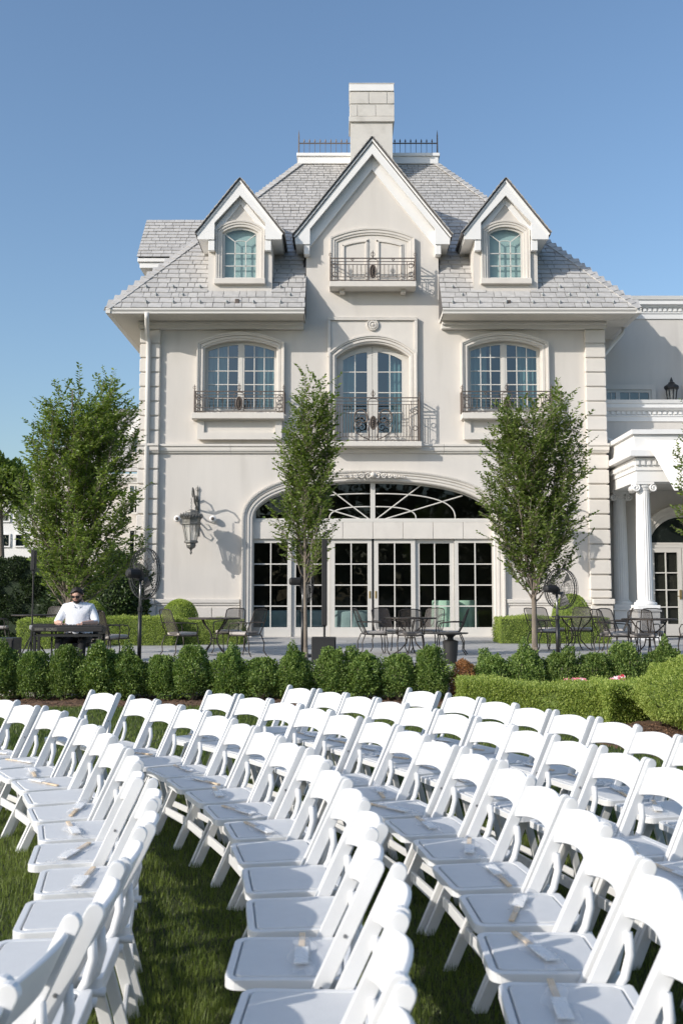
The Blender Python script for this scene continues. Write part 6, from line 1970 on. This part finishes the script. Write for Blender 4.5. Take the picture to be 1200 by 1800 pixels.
# ------------------------------------------------------------------ white folding chairs
FY = -.115
SL = (.254 - FY) / .775
CD, SD = SL / math.hypot(SL, 1), 1 / math.hypot(SL, 1)
def yz(z, off=0.0):
    """point on the long side post at height z, off = distance behind its axis"""
    return (FY + z * SL + off * SD, z - off * CD)
def chair_proto():
    t = thing('folding_chair', '', 'chair', world=False)
    # long posts: front foot to back top
    pol = []
    hw = .0235
    f0, f1 = FY - hw / SD, FY + hw / SD
    pol += [(f0, 0), (f1, 0)]
    top = Vector((FY + .775 * SL, .775)); d = Vector((CD, SD)); n = Vector((SD, -CD))
    for k in range(9):
        a = PI * k / 8; q = top + n * (hw * 1.04 * math.cos(a)) + d * (hw * 1.04 * math.sin(a)); pol.append((q.x, q.y))
    pm_ = MB()
    for x0, x1 in ((-.0125, .0125),):
        m = len(pol)
        pm_.v = [(x0, y, z) for y, z in pol] + [(x1, y, z) for y, z in pol]
        pm_.f = [tuple(range(m)), tuple(range(2 * m - 1, m - 1, -1))] + [(i, (i + 1) % m, m + (i + 1) % m, m + i) for i in range(m)]
    pme = pm_.mesh('side_post', CHAIRW)
    lme = MB().bar((0, .09, .415), (0, .205, .0), .021, .042, (0, .9, .4)).mesh('rear_leg', CHAIRW)
    for s_ in (-1, 1):
        o = put('side_post', pme, t, bevel=.003); o.location.x = s_ * .2045
        o = put('rear_leg', lme, t, bevel=.004); o.location.x = s_ * .172
        g = MB(); pts = [yz(.60, .018), yz(.55, .05), yz(.49, .062), yz(.43, .05), (.205, .405)]
        g.tube([(s_ * .186, y, z) for y, z in pts], [.013, .015, .015, .015, .014], 8).build('hinge_link', CHAIRW, t, smooth=True)
    bolt = MB().lathe([(.0, 0), (.006, 0), (.006, .003), (.0, .004)], (0, 0, 0), 8, caps=False).mesh('bolt', mat('zinc_bolt', (.3, .3, .3), .4, metal=.8))
    for s_ in (-1, 1):
        for z in (.43, .58):
            y, zz = yz(z); o = put('bolt', bolt, t); o.location = (s_ * .217, y, zz); o.rotation_euler = (0, s_ * PI / 2, 0)
    # curved back panel
    nx, g = 10, MB(); th = .0075
    for i in range(nx + 1):
        x = -.192 + .384 * i / nx; c = 1 - (x / .192) ** 2
        for z in (.632 + .030 * c, .642 + .030 * c, .745 + .032 * c, .755 + .034 * c):
            for sgn in (-1, 1):
                e = th if z not in () else th
                y, zz = yz(z, .022 * c + sgn * e); g.v.append((x, y, zz))
    for i in range(nx):
        a, b = 8 * i, 8 * (i + 1)
        for k in range(3):
            g.f.append((a + 2 * k, b + 2 * k, b + 2 * k + 2, a + 2 * k + 2)); g.f.append((a + 2 * k + 1, a + 2 * k + 3, b + 2 * k + 3, b + 2 * k + 1))
        g.f.append((a, a + 1, b + 1, b)); g.f.append((a + 6, b + 6, b + 7, a + 7))
    g.build('backrest', CHAIRW, t, smooth=False, bevel=.004)
    # seat shell and pad
    def rrect(hx_, y0, y1, rf, rb_, n=5):
        p = []
        for cx_, cy_, r, a0 in ((hx_ - rf, y0 + rf, rf, -PI / 2), (hx_ - rb_, y1 - rb_, rb_, 0), (-hx_ + rb_, y1 - rb_, rb_, PI / 2), (-hx_ + rf, y0 + rf, rf, PI)):
            for k in range(n + 1): a = a0 + PI / 2 * k / n; p.append((cx_ + r * math.cos(a), cy_ + r * math.sin(a)))
        return p
    def slab(out, z0, z1):
        m = len(out); g = MB(); g.v = [(x, y, z0) for x, y in out] + [(x, y, z1) for x, y in out]
        g.f = [tuple(range(m - 1, -1, -1)), tuple(range(m, 2 * m))] + [(i, (i + 1) % m, m + (i + 1) % m, m + i) for i in range(m)]; return g
    slab(rrect(.180, -.191, .187, .04, .02), .410, .430).build('seat', CHAIRW, t, bevel=.004)
    o_, i_ = rrect(.188, -.200, .195, .045, .02), rrect(.166, -.176, .159, .03, .03); m = len(o_)
    g = MB(); g.v = [(x, y, .414) for x, y in o_] + [(x, y, .4455) for x, y in o_] + [(x, y, .4455) for x, y in i_] + [(x, y, .428) for x, y in i_]
    g.f = [(k * m + i, k * m + (i + 1) % m, (k + 1) * m + (i + 1) % m, (k + 1) * m + i) for k in range(3) for i in range(m)]
    g.build('seat_rim', CHAIRW, t, bevel=.004)
    slab(rrect(.159, -.169, .152, .026, .026), .429, .4475).build('seat_pad', PAD, t, bevel=.004)
    # stretchers
    MB().box(-.195, .195, yz(.155)[0] - .009, yz(.155)[0] + .009, .128, .180).build('stretcher', CHAIRW, t, bevel=.004)
    MB().box(-.164, .164, .175 - .008, .175 + .008, .09, .13).build('stretcher', CHAIRW, t, bevel=.004)
    MB().box(-.182, .182, .178, .196, .392, .4115).build('seat_rail', CHAIRW, t, bevel=.003)
    return t
def fan_proto(k):
    r = random.Random(60 + k)
    t = thing('wrapped_fan', '', 'hand fan', world=False)
    MB().box(-.17, .10, -.010, .010, .004, .011).build('handle', WOOD, t, bevel=.002)
    MB().box(-.02, .12, -.022, .022, .010, .016).build('folded_paper', PAPER, t, bevel=.002)
    g = MB(); nx, ny = 14, 6
    for i in range(nx + 1):
        for j in range(ny + 1):
            x = -.10 + .30 * i / nx; y = -.036 + .072 * j / ny
            e = abs(2 * j / ny - 1)
            z = .015 * (1 - e ** 2) + .003 + r.uniform(0, .005) + .006 * math.sin(i * 1.9 + k) * math.sin(j * 2.1)
            g.v.append((x + r.uniform(-.006, .006), y + r.uniform(-.004, .004) + .012 * math.sin(i * .7 + k), max(.002, z)))
    for i in range(nx):
        for j in range(ny): q = i * (ny + 1) + j; g.f.append((q, q + ny + 1, q + ny + 2, q + 1))
    g.build('plastic_sleeve', PLASTICW, t, smooth=True)
    return t
DS = .46
ROWS = [(-8.613, 2.643, 7.958, .685, list(range(-2, 17))), (-8.044, 2.911, 8.205, .688, [-1.34] + list(range(0, 19))), (-7.068, 3.209, 7.985, .732, list(range(0, 19))),
        (-10.559, 1.802, 12.439, .624, list(range(0, 16))), (-8.666, 2.89, 10.981, .516, [-1.2] + list(range(0, 12)))]
cp = chair_proto(); fps = [fan_proto(k) for k in range(3)]
rowname = ['innermost row', 'second row', 'third row', 'fourth row', 'outermost row']
def in_frame(x, y, z):
    d = y * _c + (z - CAMH) * _s
    if d < .4: return False
    u = -y * _s + (z - CAMH) * _c
    px, py = CX + FPX * x / d, CY - FPX * u / d
    return -25 < px < 1225 and -25 < py < 1830
firstc = True; ff = [True] * 3; nchair = 0
rc = random.Random(17)
big = ordw + ['twenty-first', 'twenty-second']
for ri, (rcx, rcy, R, a0, idx) in enumerate(ROWS):
    for n_i, i in enumerate(idx):
        a = a0 - (i + .5) * DS / R
        rad = R - .26 + rc.gauss(0, .014)
        x, y = rcx + rad * math.cos(a), rcy + rad * math.sin(a)
        th = math.atan2(-math.cos(a), math.sin(a)) + rc.gauss(0, .022)
        vis = any(in_frame(x + dx, y + dy, z) for z in (.05, .45, .8) for dx in (-.25, .25) for dy in (-.25, .25))
        if not vis or math.hypot(x, y) < 1.2: continue
        if ri == 0: lab = 'white resin folding chair with grey seat pad in the innermost curved row'
        elif n_i == 0: lab = f'white folding chair at the boxwood end of the {rowname[ri]}' + (', set slightly apart' if i < 0 else '')
        else: lab = f'white folding chair, {big[n_i]} from the boxwood end of the {rowname[ri]}'
        grp = 'white folding chairs in curved rows' if ri else 'white folding chairs of the innermost row'
        if firstc:
            firstc = False; cp.location = (x, y, 0); cp.rotation_euler = (0, 0, th); cp['label'] = lab; cp['group'] = grp
        else: dup(cp, (x, y, 0), th, lab, grp)
        nchair += 1
        if rc.random() < .9 and not (ri == 1 and n_i in (13,)):
            k = rc.randrange(3)
            rt = th + rc.uniform(-.45, .45) + (PI if rc.random() < .3 else 0)
            ox, oy = rc.uniform(-.03, .05), rc.uniform(-.05, .05)
            wx, wy = x + ox * math.cos(th) - oy * math.sin(th), y + ox * math.sin(th) + oy * math.cos(th)
            lab = ('plastic-wrapped hand fan with wooden handle on a seat of the innermost curved row' if ri == 0 else f'plastic-wrapped hand fan on the {big[n_i]} seat from the boxwood end, {rowname[ri]}')
            grp = 'wrapped fans on the chair seats' if ri else 'wrapped fans on the innermost row'
            if ff[k]: ff[k] = False; o = fps[k]; o.location = (wx, wy, .4475); o.rotation_euler = (0, 0, rt); o['label'] = lab; o['group'] = grp
            else: dup(fps[k], (wx, wy, .4475), rt, lab, grp)
print('chairs', nchair)

# ------------------------------------------------------------------ grass
def blades():
    rng = np.random.default_rng(99)
    Ps, Ls, Ws = [], [], []
    for y0, y1, dens, ln, wd in ((2.4, 4.5, 9500, .040, .0036), (4.5, 7, 6800, .040, .0044), (7, 10, 3400, .040, .006), (10, 14.7, 1900, .040, .0085)):
        xl, xr = -.36 * y1 - .3, .36 * y1 + .3
        n = int((xr - xl) * (y1 - y0) * dens)
        x = rng.uniform(xl, xr, n); y = rng.uniform(y0, y1, n)
        ok = np.abs(x) < .36 * y + .3
        ok &= ~in_mulch(x, y)
        ok &= ~((y > 14.58 + .05 * np.sin(x * 3) + .03 * np.sin(x * 11)))
        x, y = x[ok], y[ok]; n = len(x)
        patch = np.sin(x * 2.3 + 1.2 * np.sin(y * 1.7)) * np.sin(y * 2.9 + x) * .5 + .5
        Ps.append(np.stack([x, y, np.zeros(n)], 1)); Ls.append(ln * rng.uniform(.6, 1.35, n) * (.8 + .4 * patch)); Ws.append(wd * rng.uniform(.7, 1.3, n))
    P, L, Wd = np.concatenate(Ps), np.concatenate(Ls), np.concatenate(Ws); n = len(P)
    az = rng.uniform(0, 2 * PI, n); lean = np.abs(rng.normal(0, .5, n))
    up = np.stack([np.cos(az) * lean, np.sin(az) * lean, np.ones(n)], 1); up = unit(up)
    sd = np.stack([-np.sin(az + rng.normal(0, .6, n)), np.cos(az), np.zeros(n)], 1); sd = unit(sd)
    V = np.stack([P - sd * Wd[:, None] / 2, P + sd * Wd[:, None] / 2, P + up * L[:, None]], 1).reshape(-1, 3)
    Fc = np.arange(3 * n).reshape(n, 3)
    clump_ = np.clip(.5 + .35 * np.sin(P[:, 0] * 1.7 + 2 * np.sin(P[:, 1] * .9)) * np.sin(P[:, 1] * 1.3) + rng.normal(0, .28, n), 0, 1)
    print('grass', n)
    return np_mesh('grass', V, Fc, GRASS, clump_)
gr = put('grass', blades()); tag(gr, 'mown green grass growing under and between the chair rows', 'grass', kind='stuff')

# mulch chips around the beds
rng = np.random.default_rng(31); n = 9000
x = rng.uniform(-7, 6, n); y = rng.uniform(14.55, 15.9, n)
x2 = rng.uniform(2.7, 5.5, n); y2 = rng.uniform(9.3, 12.4, n); ok = in_mulch(x2, y2)
P = np.concatenate([np.stack([x, y, np.full(n, .045)], 1), np.stack([x2[ok], y2[ok], np.full(ok.sum(), .035)], 1)]); n = len(P)
CHIP = mat('mulch_chip', (.15, .085, .05), .95, attr='shade', objrand=.6)
ch_ = put('mulch_chips', leaves(P + rng.normal(0, .006, P.shape), rng.normal(0, 1, (n, 3)) * [1, 1, .25], rng.normal(0, .4, (n, 3)) + [0, 0, 1], rng.uniform(.02, .06, n), rng.uniform(.008, .02, n), CHIP, 'mulch_chips', rng.random(n), rng))
tag(ch_, 'brown bark mulch chips around the shrubs', 'mulch', kind='stuff')

# ------------------------------------------------------------------ wood on the far side of the lawn, behind the viewpoint (mirrored in the glass)
rng = np.random.default_rng(55)
Pw, Nw = [], []
for k in range(46):
    cx_ = -115 + 5.1 * k + rng.uniform(-1.5, 1.5); cy_ = -62 - rng.uniform(0, 8); r = rng.uniform(4, 6); h = rng.uniform(12.5, 18.5) + (6 if k in (9, 10, 30) else 0)
    m = 900
    d = unit(rng.normal(0, 1, (m, 3)))
    rad = (1 - .35 * rng.random(m)) * (1 + .2 * np.sin(d[:, 0] * 9 + k) * np.sin(d[:, 2] * 8))
    Pw.append(np.stack([cx_ + d[:, 0] * r * rad, cy_ + d[:, 1] * r * rad, h / 2 + d[:, 2] * h / 2 * rad], 1)); Nw.append(d)
Pw, Nw = np.concatenate(Pw), np.concatenate(Nw); m = len(Pw)
fw_ = put('far_wood', leaves(Pw, Nw + rng.normal(0, .8, Pw.shape), rng.normal(0, 1, Pw.shape), rng.uniform(.7, 1.5, m), rng.uniform(.5, 1.1, m), LEAFD, 'far_wood', rng.random(m), rng))
tag(fw_, 'dark wood across the lawn, seen only as reflections in the glass', 'wood', kind='stuff')
